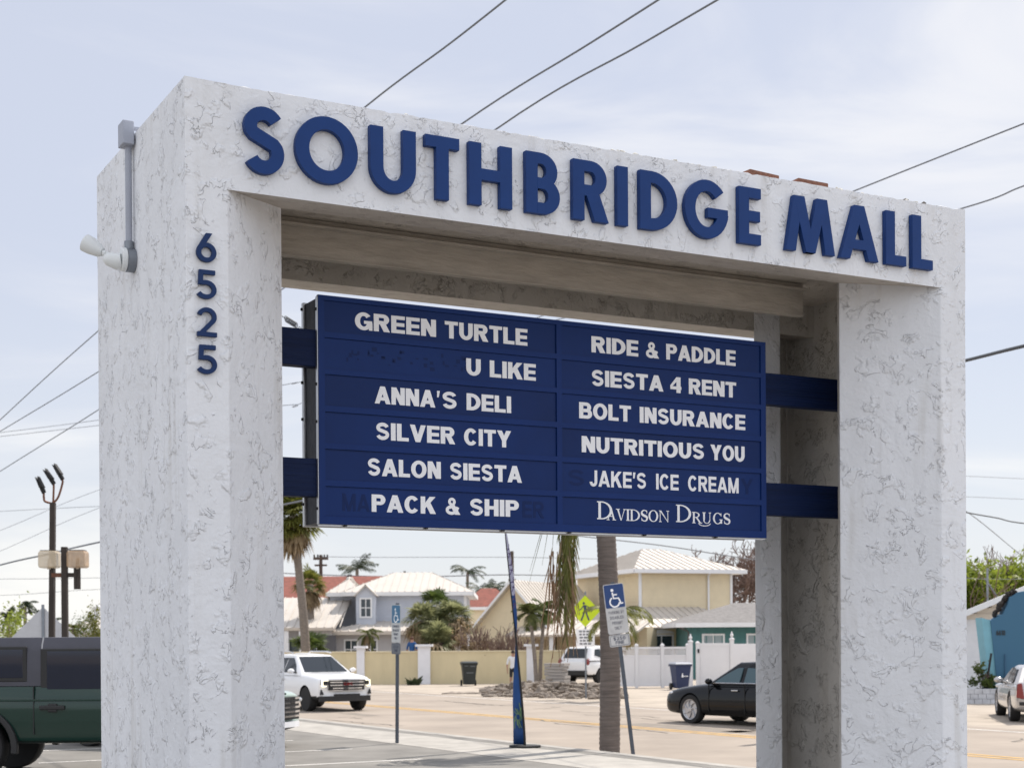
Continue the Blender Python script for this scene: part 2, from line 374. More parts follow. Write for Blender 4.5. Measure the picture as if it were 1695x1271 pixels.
def serif(c, w, t=.15, n=.05):
    s = .09
    def stem(x, z0=0, z1=1, tt=None, top=True, bot=True):
        tt = tt or t; r = [rc(x, z0, x + tt, z1)]
        if bot: r.append(rc(x - s, z0, x + tt + s, z0 + n))
        if top: r.append(rc(x - s, z1 - n, x + tt + s, z1))
        return r
    if c == 'D': return stem(.1) + [band(.12 + t, .5, (w - .12 - t, .5), (w - .12 - t * 2.0, .5 - n), -90, 90, 20)]
    if c == 'I': return stem(w / 2 - t / 2)
    if c == 'O': return [ring(w / 2, .5, (w / 2, .51), (w / 2 - t, .51 - n), 36)]
    if c == 'S': 
        p = arcp(w / 2, .735, w / 2 - .05, .225, 20, 225, 14) + arcp(w / 2, .255, w / 2 - .06, .225, 45, -160, 14)
        m_ = len(p); return [sweep2(p, [n * 1.3 + (t * 1.15 - n) * math.exp(-((i / (m_ - 1) - .5) / .2) ** 2) for i in range(m_)]), rc(w * .84, .68, w * .9, .95), rc(w * .04, .05, w * .1, .33)]
    if c == 'V': return [[(0.05, 1), (.05 + t, 1), (w / 2 + .06, 0), (w / 2 - .03, 0)], [(w - .12, 1), (w - .06, 1), (w / 2 + .04, 0), (w / 2 - .01, 0)], rc(-.05, 1 - n, .1 + t + .06, 1), rc(w - .22, 1 - n, w + .04, 1)]
    if c == 'A': return [[(.08, 0), (.14, 0), (w / 2 + .04, 1), (w / 2 - .02, 1)], [(w - .06 - t, 0), (w - .06, 0), (w / 2 + .05, 1), (w / 2 - .05, 1)], rc(w * .24, .3, w * .75, .3 + n), rc(-.03, 0, .26, n), rc(w - .14 - t, 0, w + .04, n)]
    if c == 'N': return [rc(.1, 0, .16, 1), rc(w - .16, 0, w - .1, 1), [(.06, 1), (.06 + t, 1), (w - .1, 0), (w - .14, 0)], rc(0, 0, .27, n), rc(w - .27, 1 - n, w, 1), rc(0, 1 - n, .2, 1)]
    if c == 'R': return stem(.1) + [band(.1 + t, .74, (w - .26 - t, .26), (w - .26 - t * 1.9, .26 - n), -90, 90, 14), [(w * .42, .5), (w * .42 + t, .5), (w + .02, 0), (w - t, 0)], rc(w - t - .02, 0, w + .1, n)]
    if c == 'U': return stem(.1, .3, 1, bot=False) + stem(w - .2, .3, 1, .06, bot=False) + [band((w - .04) / 2, .32, ((w - .24) / 2 , .32), ((w - .24) / 2 - .1, .32 - n), 180, 360, 14)]
    if c == 'G': return [band(w / 2, .5, (w / 2, .51), (w / 2 - t, .51 - n), 42, 325, 24), rc(w - .2, .05, w - .2 + t, .42), rc(w - .32, .42 - n, w + .04, .42), rc(w * .83, .7, w * .89, .97)]
    return []
def stamp(mb, pieces, x, z, sx, sz, y0, y1):
    for i, pc in enumerate(pieces):
        if isinstance(pc, dict):
            o, q = ([(x + a * sx, z + b * sz) for a, b in r] for r in pc['ring']); n = len(o); yy = y1 - .00025 * i
            mb.add([(a, d, b) for r, d in ((o, y0), (o, yy), (q, yy), (q, y0)) for a, b in r], [(j * n + k, j * n + (k + 1) % n, (j + 1) % 4 * n + (k + 1) % n, (j + 1) % 4 * n + k) for j in range(4) for k in range(n)]); continue
        mb.prism([(x + a * sx, z + b * sz) for a, b in pc], y0, y1 - .00025 * i)
def layout(s, t, gap, st):
    x = 0; out = []
    for c in s:
        if c == ' ': x += HW[' '] + gap; continue
        w = HW[c] * (t / .23 if c == 'I' else 1); out.append((c, x, w)); x += w + gap
    return out, x - gap
def write(mb, s, x0, x1, z0, cap, y0, y1, t=.215, h=.175, gap=.10, st='h'):
    lay, tot = layout(s, t, gap, st); k = (x1 - x0) / (tot * cap)
    for c, x, w in lay: stamp(mb, glyph(c, w, t, h, st), x0 + x * cap * k, z0, cap * k, cap, y0, y1)
    return mb
# ------------------------------------------------------------------ shared materials
white_stucco = stucco('white_stucco', (0.785, 0.795, 0.825), (0.17, 0.15, 0.13), 0.53, 0.67)
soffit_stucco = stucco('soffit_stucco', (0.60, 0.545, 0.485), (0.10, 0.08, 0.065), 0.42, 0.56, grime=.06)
inner_stucco = stucco('weathered_shade_stucco', (0.56, 0.535, 0.50), (0.06, 0.032, 0.026), 0.34, 0.48, grime=.08)
beam_paint = mat('weathered_beam_paint', (0.42, 0.38, 0.335), .85, var=.14, vscale=6, stretch=(.5, 1, 2), bump=.6, bscale=16)
letter_blue = mat('letter_blue', (0.0050, 0.036, 0.160), .5, var=.13, vscale=3, spec=.25)
digit_blue = mat('digit_blue', (0.007, 0.028, 0.105), .5, var=.08, spec=.25)
panel_blue = mat('panel_blue', (0.0032, 0.0225, 0.118), .45, var=.10, vscale=2.2, spec=.2)
frame_blue = mat('frame_blue', (0.0038, 0.026, 0.138), .45, var=.08, vscale=2, spec=.2)
arm_blue = mat('arm_blue', (0.004, 0.013, 0.055), .6, spec=.2, var=.25, vscale=4, stretch=(.3, 1, 8), bump=.5, bscale=10)
vinyl_white = mat('vinyl_white', (0.90, 0.90, 0.92), .5, var=.04)
panel_var = [panel_blue] + [mat('panel_blue_' + n_, tuple(v * k_ for v in (0.0032, 0.0225, 0.118)), .45, var=.12, vscale=1.8, spec=.2) for n_, k_ in (('faded', 1.12), ('dull', .90), ('worn', 1.05))]
ghost_blue = mat('ghost_blue', (0.003, 0.0175, 0.092), .5, spec=.2)
alu = mat('aluminium', (0.55, 0.56, 0.58), .35, .8, var=.1)
cab_side = mat('cabinet_grey', (0.030, 0.036, 0.055), .6, var=.5, vscale=6, bump=.3, bscale=14)
grey_pvc = mat('grey_conduit', (0.34, 0.36, 0.42), .5, var=.08)
white_plastic = mat('white_plastic', (0.72, 0.74, 0.74), .4, var=.03)
black_rub = mat('black_rubber', (0.012, 0.012, 0.013), .7)
brick_red = mat('brick_clay', (0.20, 0.092, 0.062), .9, var=.3, vscale=18, bump=.6, bscale=40)
mortar = mat('mortar_crumb', (0.60, 0.58, 0.53), .95, var=.25, vscale=12)
wire_black = mat('wire_black', (0.05, 0.055, 0.065), .6)
wire_grey = mat('wire_grey', (0.16, 0.17, 0.19), .6)
steel = mat('galvanised_steel', (0.23, 0.25, 0.28), .45, .6, var=.15, vscale=9)

# ------------------------------------------------------------------ the gateway sign
SO = Vector((-1.8638, 8.8214, EYE - 1.7482))
W_, D_, H_, ZL, S_, SP = 6.0609, 2.162, 5.0, 4.3796, 0.2507, 0.5256
DY = 0.5456
XL, XR = S_ + SP, W_ - S_ - SP
def SW(p): return SO + Matrix.Rotation(YAW, 3, 'Z') @ Vector(p)
sign = thing('gateway_sign', 'tall white stucco gateway sign with big raised blue letters along its lintel', 'sign', SO, YAW)
ZG = -SO.z + 0.05
lin = MB().prism([(0, ZL), (DY, ZL + .094), (DY, ZL + .185), (1.63, ZL + .185), (1.63, 4.30), (D_, 4.368), (D_, H_), (0, H_)], 0, W_, 'x').build('lintel', white_stucco, sign)
for side in (0, 1):
    # hollow pier: front frame with splayed jamb, outer wall, rear frame; the pocket between them is open inwards
    pl = [(S_, 0), (XL, DY), (XL - .10, DY + .14), (.13, DY + .14), (.13, 2.0), (XL - .29, 1.80), (XL - .29, 1.635), (XL - .27, 1.615), (XL, 1.616), (S_, D_), (0, D_), (0, 0)]
    if side: pl = [(W_ - a, b) for a, b in pl][::-1]
    p = MB().prism(pl, ZG, 4.8, 'z').build('pillar', white_stucco, sign)
    boolean(p, [lin])
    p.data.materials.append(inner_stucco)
    p.data.materials.append(soffit_stucco)
    for f in p.data.polygons:            # inner faces: weathering, with the recess's shade also put into a darker colour
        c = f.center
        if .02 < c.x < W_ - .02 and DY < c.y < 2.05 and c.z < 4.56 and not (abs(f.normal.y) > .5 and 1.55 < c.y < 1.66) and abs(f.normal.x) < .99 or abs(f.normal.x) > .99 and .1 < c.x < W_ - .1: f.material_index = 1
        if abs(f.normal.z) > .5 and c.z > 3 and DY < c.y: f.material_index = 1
    bw = p.data.attributes.new('bevel_weight_edge', 'FLOAT', 'EDGE')
    for e in p.data.edges:
        a, c = (p.data.vertices[i].co for i in e.vertices)
        if abs(a.z - c.z) > 2: bw.data[e.index].value = 1
    md = p.modifiers.new('bevel', 'BEVEL'); md.width = .008; md.segments = 2; md.limit_method = 'WEIGHT'
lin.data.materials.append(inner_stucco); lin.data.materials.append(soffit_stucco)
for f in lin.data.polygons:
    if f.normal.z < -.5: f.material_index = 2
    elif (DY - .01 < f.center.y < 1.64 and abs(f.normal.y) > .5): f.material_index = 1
# a chipped, uneven top arris: subdivide the lintel's long top edge and let it wander
bm = bmesh.new(); bm.from_mesh(lin.data)
ed = [e for e in bm.edges if abs(e.verts[0].co.z - H_) < .001 and abs(e.verts[1].co.z - H_) < .001 and abs(e.verts[0].co.x - e.verts[1].co.x) > 3]
r_ = bmesh.ops.subdivide_edges(bm, edges=ed, cuts=150, use_grid_fill=True)
for v in bm.verts:
    if abs(v.co.z - H_) < .001 and .05 < v.co.x < W_ - .05:
        q = mnoise.noise(Vector((v.co.x * 9, v.co.y, 3))) * .6 + mnoise.noise(Vector((v.co.x * 26, v.co.y, 7)))
        v.co.z += (-.006 + .010 * q) * min(1, (v.co.x - .05) * 3)
        if v.co.y < .01: v.co.y += .002 + max(0, q) * .006
bmesh.ops.triangulate(bm, faces=[f for f in bm.faces if len(f.verts) > 6])
bm.to_mesh(lin.data); bm.free()
# crumbs of old mortar left along the top
cr = MB()
for i in range(150):
    x = random.uniform(.3, W_ - .1)
    if random.random() < .45: x = random.choice((.7, 2.2, 2.35, 3.3, 3.55, 3.9, 5.0, 5.5)) + random.uniform(-.1, .1)
    cr.blob((x, random.uniform(.01, .10), H_ - .004 + random.uniform(-.003, .006)), (random.uniform(.008, .035), .012, random.uniform(.005, .013)), i, .5)
cr.build('mortar_crumbs', mortar, sign)['kind'] = 'stuff'
# timber box beam behind the lintel and the stop moulding above it
b = MB().box((XL - .02, 1.0, 4.312), (XR + .02, 1.045, ZL + .18)); b.box((XL - .02, .990, 4.302), (XR + .02, 1.049, 4.3115))
b.build('timber_beam', beam_paint, sign)
b = MB().box((XL - .02, .94, ZL + .117), (XR + .02, .996, ZL + .133))
b.build('trim_board', beam_paint, sign)
b = MB().box((2.46, .6, ZL + .178), (2.56, .63, ZL + .1845)); b.build('soffit_vent', black_rub, sign)
def letter(pieces, x0, x1, z0, cap, wn, d, mtl, name='letter'):
    k = (x1 - x0) / wn
    mb = MB(); stamp(mb, pieces, 0, 0, k, cap, -.004, -d)
    o = mb.build(name, mtl, sign, bevel=.0016); o.location = (x0, 0, z0); return o
FUT = [('S', .333, .590), ('O', .655, 1.055), ('U', 1.135, 1.441), ('T', 1.505, 1.740), ('H', 1.808, 2.115), ('B', 2.215, 2.466), ('R', 2.565, 2.838),
       ('I', 2.905, 2.990), ('D', 3.085, 3.385), ('G', 3.447, 3.812), ('E', 3.900, 4.090), ('M', 4.310, 4.752), ('A', 4.800, 5.160), ('L', 5.232, 5.428), ('L', 5.489, 5.690)]
CAP = .394
for c, x0, x1 in FUT:
    wn = (x1 - x0) / CAP
    letter(glyph(c, wn, .222 if c != 'S' else .225, .185 if c not in 'OCGSD' else .20, 'f'), x0, x1, 4.4875, CAP, wn, .045, letter_blue)
for c, z in (('6', 3.937), ('5', 3.724), ('2', 3.508), ('5', 3.291)):
    o = letter(glyph(c, .70, .165, .155, 'f'), .056, .174, z, .168, .70, .028, digit_blue, 'house_digit')

# ------------------------------------------------------------------ tenant directory
DL = Vector((3.03, 1.09, 2.525))
def local(mb): mb.M = Matrix.Translation(-DL); return mb
direc = thing('directory_board', 'dark blue two column tenant directory hung on blue arms inside the white gateway', 'directory sign', SW(DL), YAW)
PX0, PX1, PZ0, PZ1, PY = 1.1721, 4.8888, 2.525, 4.0528, .9463
local(MB()).box((PX0 + .012, PY + .035, PZ0 + .012), (PX1 - .012, 1.225, PZ1 - .012)).build('cabinet', cab_side, direc)
b = local(MB()); b.box((PX0 - .002, 1.2255, PZ0), (PX1 + .002, 1.262, PZ1)); b.build('back_frame', alu, direc, bevel=.004)
b = local(MB()); b.box((PX0, PY + .022, PZ0 - .012), (PX1, PY + .034, PZ0 + .010)); b.box((PX0 - .006, PY + .006, PZ0 + .0), (PX0 - .0005, PY + .034, PZ1 - .01)); b.build('edge_channel', alu, direc)
rowsz = [(4.020, 3.810), (3.772, 3.563), (3.527, 3.317), (3.277, 3.068), (3.029, 2.821), (2.780, 2.578)]
colsx = [(1.217, 3.004), (3.048, 4.841)]
# face frame: rails between the recessed panels
fr = local(MB())
zt = PZ1
for i, (a, c) in enumerate(rowsz):
    fr.box((PX0, PY, a), (PX1, PY + .03, zt)); zt = c
fr.box((PX0, PY, PZ0), (PX1, PY + .03, zt))
for a, c in rowsz:
    for x0, x1 in ((PX0, 1.217), (3.004, 3.048), (4.841, PX1)): fr.box((x0, PY + .0004, c - .0005), (x1, PY + .03, a + .0005))
fr.build('face_frame', frame_blue, direc, bevel=.0)
b = local(MB())
for i in range(9): b.lathe([(.001, 0), (.009, 0), (.009, -.006), (.001, -.006)], 8, 'z')
SWR = []
txt = {(0, 0): [('GREEN', 1.440, 2.045), ('TURTLE', 2.113, 2.769)], (1, 0): [('U', 2.278, 2.392), ('LIKE', 2.464, 2.836)],
       (2, 0): [("ANNA'S", 1.581, 2.205), ('DELI', 2.279, 2.633)], (3, 0): [('SILVER', 1.586, 2.187), ('CITY', 2.257, 2.631)],
       (4, 0): [('SALON', 1.523, 2.075), ('SIESTA', 2.143, 2.717)], (5, 0): [('PACK', 1.553, 2.035), ('&', 2.112, 2.225), ('SHIP', 2.297, 2.691)],
       (0, 1): [('RIDE', 3.305, 3.712), ('&', 3.782, 3.898), ('PADDLE', 3.963, 4.606)], (1, 1): [('SIESTA', 3.303, 3.935), ('4', 3.998, 4.098), ('RENT', 4.167, 4.610)],
       (2, 1): [('BOLT', 3.197, 3.645), ('INSURANCE', 3.722, 4.695)], (3, 1): [('NUTRITIOUS', 3.217, 4.307), ('YOU', 4.364, 4.687)],
       (4, 1): [("JAKE'S", 3.282, 3.775), ('ICE', 3.865, 4.068), ('CREAM', 4.155, 4.628)]}
ghosts = {(1, 0): [('ETHNIC', 1.36, 2.02), ('WAS', 2.08, 2.27)], (5, 0): [('MA', 1.34, 1.54), ('ER', 2.72, 2.90)], (4, 1): [('S', 3.10, 3.24), ('Y', 4.65, 4.77)]}
zbase = [3.847, 3.602, 3.357, 3.111, 2.865, 2.620]
for r in range(6):
    for c in range(2):
        x0, x1 = colsx[c]; z1, z0 = rowsz[r]
        pn = local(MB()).box((x0 + .0015, PY + .012, z0 + .0015), (x1 - .0015, PY + .026, z1 - .0015)).build('tenant_panel', panel_var[(r * 5 + c * 3) % 4], direc)
        if (r, c) in ghosts:
            for s, a, e in ghosts[(r, c)]:
                g = local(MB())
                if s == 'ETHNIC': # peeled letters, no longer readable
                    for i in range(26):
                        xx = random.uniform(a, e); zz = zbase[r] + random.uniform(.0, .11); g.box((xx, PY + .0112, zz), (xx + random.uniform(.01, .04), PY + .0119, zz + random.uniform(.008, .03)))
                elif s == 'WAS':
                    for i in range(9):
                        xx = random.uniform(a, e); zz = zbase[r] + random.uniform(.0, .11); g.box((xx, PY + .0112, zz), (xx + random.uniform(.01, .04), PY + .0119, zz + random.uniform(.008, .03)))
                else: write(g, s, a, e, zbase[r] - .002, .118, PY + .0119, PY + .011)
                g.build('ghost_lettering', ghost_blue, pn)['kind'] = 'stuff'
        if (r, c) in txt:
            k = (r, c) == (4, 1)
            for s, a, e in txt[(r, c)]:
                g = local(MB())
                if s == "ANNA'S": write(g, 'ANNA', 1.581, 2.036, zbase[r], .118, PY + .0118, PY + .009, .275, .205, .06); stamp(g, glyph("'", .2, .2, .2), 2.048, zbase[r], .118, .118, PY + .0118, PY + .009); write(g, 'S', 2.087, 2.205, zbase[r], .118, PY + .0118, PY + .009, .275, .205)
                else: write(g, s, a, e, zbase[r], .118, PY + .0118, PY + .009, .225 if k else .275, .185 if k else .205, .11 if k else .075)
                g.build('lettering', vinyl_white, pn)
        else:
            g = local(MB()); y0, y1 = PY + .0118, PY + .009; zb = 2.622; big, sm = .132, .086
            seq = [('D', 3.343, 1.00, big, zb + .004), ('A', 3.428, .88, sm, zb), ('V', 3.512, .92, sm, zb), ('I', 3.592, .46, sm, zb), ('D', 3.630, 1.02, sm, zb), ('S', 3.730, .66, sm, zb), ('O', 3.795, 1.0, sm, zb), ('N', 3.888, 1.06, sm, zb),
                   ('D', 4.042, 1.05, big, zb + .004), ('R', 4.190, .96, sm, zb), ('U', 4.285, .98, sm, zb), ('G', 4.385, 1.0, sm, zb), ('S', 4.487, .68, sm, zb)]
            for i, (ch, x, w, cp, zz) in enumerate(seq):
                if i == 8: g.build('lettering', vinyl_white, pn); g = local(MB())
                stamp(g, serif(ch, w, .17 if cp < .1 else .16, .062), x, zz, cp, cp, y0, y1 - .0008 * (i % 2))
            g.prism(sweep2(arcp(4.305, zb + .004, .055, .022, 185, 355, 12), .006), y0, y1)
            g.build('lettering', vinyl_white, pn)
for x0, x1 in ((.125, PX0 + .009), (PX1 - .01, W_ - .125)):
    for z0, z1 in ((3.577, 3.823), (2.708, 2.963)):
        q = local(MB()).box((x0, PY + .031, z0), (x1, PY + .13, z1)).build('arm', arm_blue, direc, bevel=.006)
b = local(MB())
for x in (1.35, 1.95, 2.55, 3.1, 3.75, 4.4): b.box((x, PY - .002, PZ0 - .011), (x + .02, PY + .02, PZ0 - .002))
for z in (2.62, 3.2, 3.45, 3.95): b.box((PX0 - .014, PY + .012, z), (PX0 - .0065, PY + .03, z + .018)); b.box((PX0 - .012, 1.232, z + .05), (PX0 - .0025, 1.25, z + .068))
b.build('retaining_screws', black_rub, direc)['kind'] = 'stuff'

# ------------------------------------------------------------------ security light and its conduit on the left wall
LO = Vector((0, 1.12, 4.10))
fl = thing('security_light', 'white twin head security light fed by grey conduit on the left wall of the gateway', 'light', SW(LO), YAW)
def lf(s=1.0):
    q = MB(); c = Vector((-.05, 1.15, 4.19)); q.M = Matrix.Translation(-LO) @ Matrix.Translation(c) @ Matrix.Scale(s, 4) @ Matrix.Translation(-c); return q
lf().tube([(-.035, 1.15, 4.27), (-.035, 1.15, 4.93)], .021, 10).build('conduit', grey_pvc, fl, smooth=40)
b = lf().box((-.085, 1.085, 4.915), (-.012, 1.215, 5.065)); b.build('junction_box', grey_pvc, fl, bevel=.006)
lf().tube([(-.05, 1.15, 5.035), (.12, 1.12, 5.032)], .014, 8).build('conduit_stub', grey_pvc, fl, smooth=40)
b = lf(); b.tube([(-.001, 1.15, 4.19), (-.055, 1.15, 4.19)], .076, 18); b.tube([(-.035, 1.15, 4.26), (-.035, 1.15, 4.31)], .030, 10); b.build('back_box', steel, fl, smooth=40)
lf(.86).tube([(-.0575, 1.15, 4.19), (-.095, 1.15, 4.19)], [.090, .086], 20).build('cover_plate', white_plastic, fl, smooth=40, bevel=.006)
b = lf(.74); b.tube([(-.094, 1.15, 4.175), (-.13, 1.165, 4.17), (-.20, 1.19, 4.19), (-.235, 1.205, 4.205)], [.066, .072, .058, .03], 16); b.build('motion_sensor', white_plastic, fl, smooth=60)
b = lf(.74); b.tube([(-.10, 1.20, 4.215), (-.19, 1.25, 4.245), (-.24, 1.29, 4.275)], .020, 10); b.blob((-.215, 1.265, 4.255), .03, 2, 0); b.build('swivel_arm', white_plastic, fl, smooth=60)
b = lf(.74); b.tube([(-.225, 1.275, 4.265), (-.25, 1.30, 4.28), (-.31, 1.34, 4.325), (-.355, 1.37, 4.355)], [.035, .055, .076, .078], 18); b.build('lamp_head', white_plastic, fl, smooth=50)
b = lf(.74); b.tube([(-.352, 1.3685, 4.353), (-.360, 1.3735, 4.358)], [.07, .066], 18); b.build('lens', mat('lens_glass', (.55, .58, .6), .15), fl, smooth=50)

# two loose bricks on the lintel
for i, (x, y, r, lab) in enumerate(((4.18, .075, .05, 'loose red clay brick on top of the lintel, above the letter E'), (4.62, .075, -.03, 'loose red clay brick on top of the lintel, above the letter M'))):
    q = SW((x, y, H_ - .020))
    bb = MB(); bb.box((-.135, -.045, 0), (.135, .055, .055))
    o = bb.build('clay_brick', brick_red, None, bevel=.008); o.location = q; o.rotation_euler = (0, rad(1.5), YAW + r)
    tag(o, lab, 'brick', 'bricks on the lintel')
for i, x in enumerate((5.52, 5.70)):
    o = MB().blob((0, 0, .012), (.03, .02, .02), i + 5, .6).build('mortar_lump', mat('dark_crumb', (.10, .09, .08), .9), None); o.location = SW((x, .06, H_ - .003)); o.rotation_euler = (0, 0, YAW)
    tag(o, ('small dark mortar lump on the lintel above the first letter L of the second word', 'small dark mortar lump near the right end of the lintel top')[i], 'mortar lump', 'mortar lumps on the lintel')
# ------------------------------------------------------------------ ground, road, lot
RD = Vector((0.5, -0.866, 0)); RN = Vector((0.866, 0.5, 0))   # along the road (towards us, right) and across it (away)
def road_pt(along, across, z): q = RD * along + RN * across; return (q.x, q.y, z)
def strip(n0, n1, z, a0=-700, a1=60): return [road_pt(a0, n0, z), road_pt(a1, n0, z), road_pt(a1, n1, z), road_pt(a0, n1, z)]
sand = mat('sandy_ground', (0.40, 0.345, 0.285), .95, var=.22, vscale=.7, bump=.4, bscale=6)
asphalt_road = mat('road_asphalt', (0.31, 0.262, 0.218), .9, var=.16, vscale=.5, bump=.25, bscale=60)
asphalt_lot = mat('lot_asphalt', (0.19, 0.18, 0.165), .9, var=.25, vscale=.9, bump=.3, bscale=50)
concrete = mat('concrete', (0.36, 0.34, 0.31), .9, var=.18, vscale=2.5, bump=.2, bscale=30)
yellow_line = mat('yellow_road_paint', (0.50, 0.30, 0.08), .8, var=.25, vscale=3)
white_line = mat('white_road_paint', (0.62, 0.60, 0.57), .8, var=.2, vscale=3)
ground = structure(MB().quad((-1500, -200, 0), (1500, -200, 0), (1500, 3000, 0), (-1500, 3000, 0)).build('ground', sand))
structure(MB().quad(*strip(14.3, 26.2, .004)).build('road', asphalt_road))
structure(MB().add(strip(19.62, 19.76, .008) + strip(19.92, 20.06, .008), [(0, 1, 2, 3), (4, 5, 6, 7)]).build('centre_line', yellow_line))
structure(MB().add(strip(14.9, 15.02, .008) + strip(25.3, 25.42, .008), [(0, 1, 2, 3), (4, 5, 6, 7)]).build('edge_line', white_line))
b = MB(); b.add(strip(14.0, 14.3, .125) + strip(14.3, 14.3, .0)[:2][::-1] + [road_pt(-700, 14.3, .125), road_pt(60, 14.3, .125)], [(0, 1, 2, 3), (4, 5, 6, 7)])
b = MB(); q0, q1 = road_pt(-700, 14.05, 0), road_pt(60, 14.05, 0); q2, q3 = road_pt(60, 14.3, 0), road_pt(-700, 14.3, 0)
b.prism([q0[:2], q1[:2], q2[:2], q3[:2]], -.1, .13, 'z'); structure(b.build('kerb', concrete, bevel=.02))
lot = structure(MB().prism([road_pt(-700, 14.05, 0)[:2], road_pt(60, 14.05, 0)[:2], road_pt(60, -160, 0)[:2], road_pt(-700, -160, 0)[:2]], -.2, .12, 'z').build('parking_lot', asphalt_lot))
rng = random.Random(11); b = MB()
for i in range(16):      # darker mended patches along the lanes
    a, n0 = rng.uniform(-60, 6), rng.uniform(14.8, 24.5); l, w = rng.uniform(.8, 4.5), rng.uniform(.4, 1.3)
    b.quad(*[(x, y, .0065) for x, y, z in strip(n0, n0 + w, 0, a, a + l)])
structure(b.build('road_patch', mat('patched_asphalt', (.225, .195, .165), .92, var=.2, vscale=2)))
b = MB()
for i in range(26):      # sealed cracks
    a, n0 = rng.uniform(-55, 8), rng.uniform(14.6, 25.8); p = [(a, n0)]
    for k in range(14): a, n0 = a + rng.uniform(.1, .5) * (1 if i % 2 else .25), n0 + rng.uniform(-.12, .12) * (1 if i % 2 else 3); p.append((a, n0))
    for (a0, m0), (a1, m1) in zip(p, p[1:]):
        b.quad(*[road_pt(u, v, .0105) for u, v in ((a0, m0), (a1, m1), (a1 + .02, m1 + .045), (a0 + .02, m0 + .045))])
structure(b.build('sealed_crack', mat('tar', (.075, .068, .06), .7)))
structure(MB().quad(*strip(12.2, 13.7, .124)).build('sidewalk', concrete))
b = MB()
for k in range(9):
    a = -44 + k * 2.75; b.quad(*strip(5.6, 11.0, .124, a, a + .10))
structure(b.build('stall_lines', white_line))

# ------------------------------------------------------------------ foliage helpers
def leafmat(n, c, c2=None, tr=.35): return mat(n, c, .55, 0, .35, 2.5, col2=c2, trans=tr)
frond_green = leafmat('frond_green', (0.065, 0.095, 0.025), (0.20, 0.21, 0.075), .45)
frond_dark = leafmat('frond_dark', (0.022, 0.040, 0.018), (0.045, 0.065, 0.025), .2)
frond_dead = leafmat('frond_dead', (0.24, 0.165, 0.09), (0.46, 0.35, 0.21), .4)
frond_olive = leafmat('frond_olive', (0.085, 0.11, 0.020), (0.24, 0.24, 0.050), .5)
leaf_bright = leafmat('leaf_bright', (0.12, 0.18, 0.016), (0.36, 0.42, 0.06), .55)
leaf_mid = leafmat('leaf_mid', (0.05, 0.09, 0.02), (0.13, 0.17, 0.04), .4)
palm_bark = mat('palm_bark', (0.20, 0.17, 0.145), .95, var=.35, vscale=6, stretch=(1, 1, 5), bump=.9, bscale=9)
palm_bark_grey = mat('palm_bark_grey', (0.15, 0.125, 0.112), .95, var=.30, vscale=5, stretch=(.6, .6, 7), bump=1.0, bscale=8)
twig = mat('twig_bark', (0.17, 0.115, 0.095), .95, var=.3, vscale=5)
def frond(mb, p, az, el, ln, droop, lw=.5, n=22, hang=.35, w=.045, seed=0):
    """pinnate palm frond: arched rachis with leaflets on both sides"""
    rng = random.Random(seed); p = Vector(p); h = Vector((math.cos(az), math.sin(az), 0)); side = Vector((-h.y, h.x, 0)); pts = [p]
    for i in range(n):
        s = i / n; e = el - droop * s ** 1.2; p = p + (h * math.cos(e) + Vector((0, 0, math.sin(e)))) * (ln / n); pts.append(p)
    mb.tube(pts, [.03 * ln / 2.5 * (1 - i / (n + 2)) + .004 for i in range(n + 1)], 4, cap=False)
    for i in range(2, n + 1):
        s = i / n; t = (pts[i] - pts[i - 1]).normalized(); l = lw * (math.sin(math.pi * min(1, s * .88 + .1)) ** .6) * rng.uniform(.8, 1.1)
        for sg in (-1, 1):
            if rng.random() < .06: continue
            d = (side * sg * .75 + t * .75 + Vector((0, 0, -hang * rng.uniform(.6, 1.5)))).normalized()
            m_ = pts[i] + d * l * .55; e = pts[i] + d * l + Vector((0, 0, -hang * l * .45)); wv = t * w
            mb.add([pts[i] - wv * .5, pts[i] + wv * .5, m_ + wv * .6, m_ - wv * .6, e], [(0, 1, 2, 3), (3, 2, 4)])
def fan(mb, p, az, el, pet, r, n=16, seed=0, drop=.15):
    """costapalmate palm leaf: petiole and a pleated fan of pointed segments"""
    rng = random.Random(seed); p = Vector(p); h = Vector((math.cos(az), math.sin(az), 0)); d = h * math.cos(el) + Vector((0, 0, math.sin(el)))
    c = p + d * pet + Vector((0, 0, -drop * pet * .3)); mb.tube([p, p + d * pet * .5, c], .012, 4, cap=False)
    side = Vector((-h.y, h.x, 0)); upv = side.cross(d)
    roll = rng.uniform(-.5, .5); side, upv = side * math.cos(roll) + upv * math.sin(roll), upv * math.cos(roll) - side * math.sin(roll)
    for i in range(n):
        a = (-1.9 + 3.8 * (i + .5) / n); dd = d * math.cos(a) + side * math.sin(a); l = r * (1 - .12 * abs(a)) * rng.uniform(.85, 1.05)
        wv = (side * math.cos(a) - d * math.sin(a)) * (l * 3.8 / n * .30); fold = upv * (.02 if i % 2 else -.02)
        m_ = c + dd * l * .55 + fold; e = c + dd * l + Vector((0, 0, -drop * l * (1 + rng.random())))
        mb.add([c, m_ - wv, m_ + wv, e], [(0, 1, 2), (1, 3, 2)])
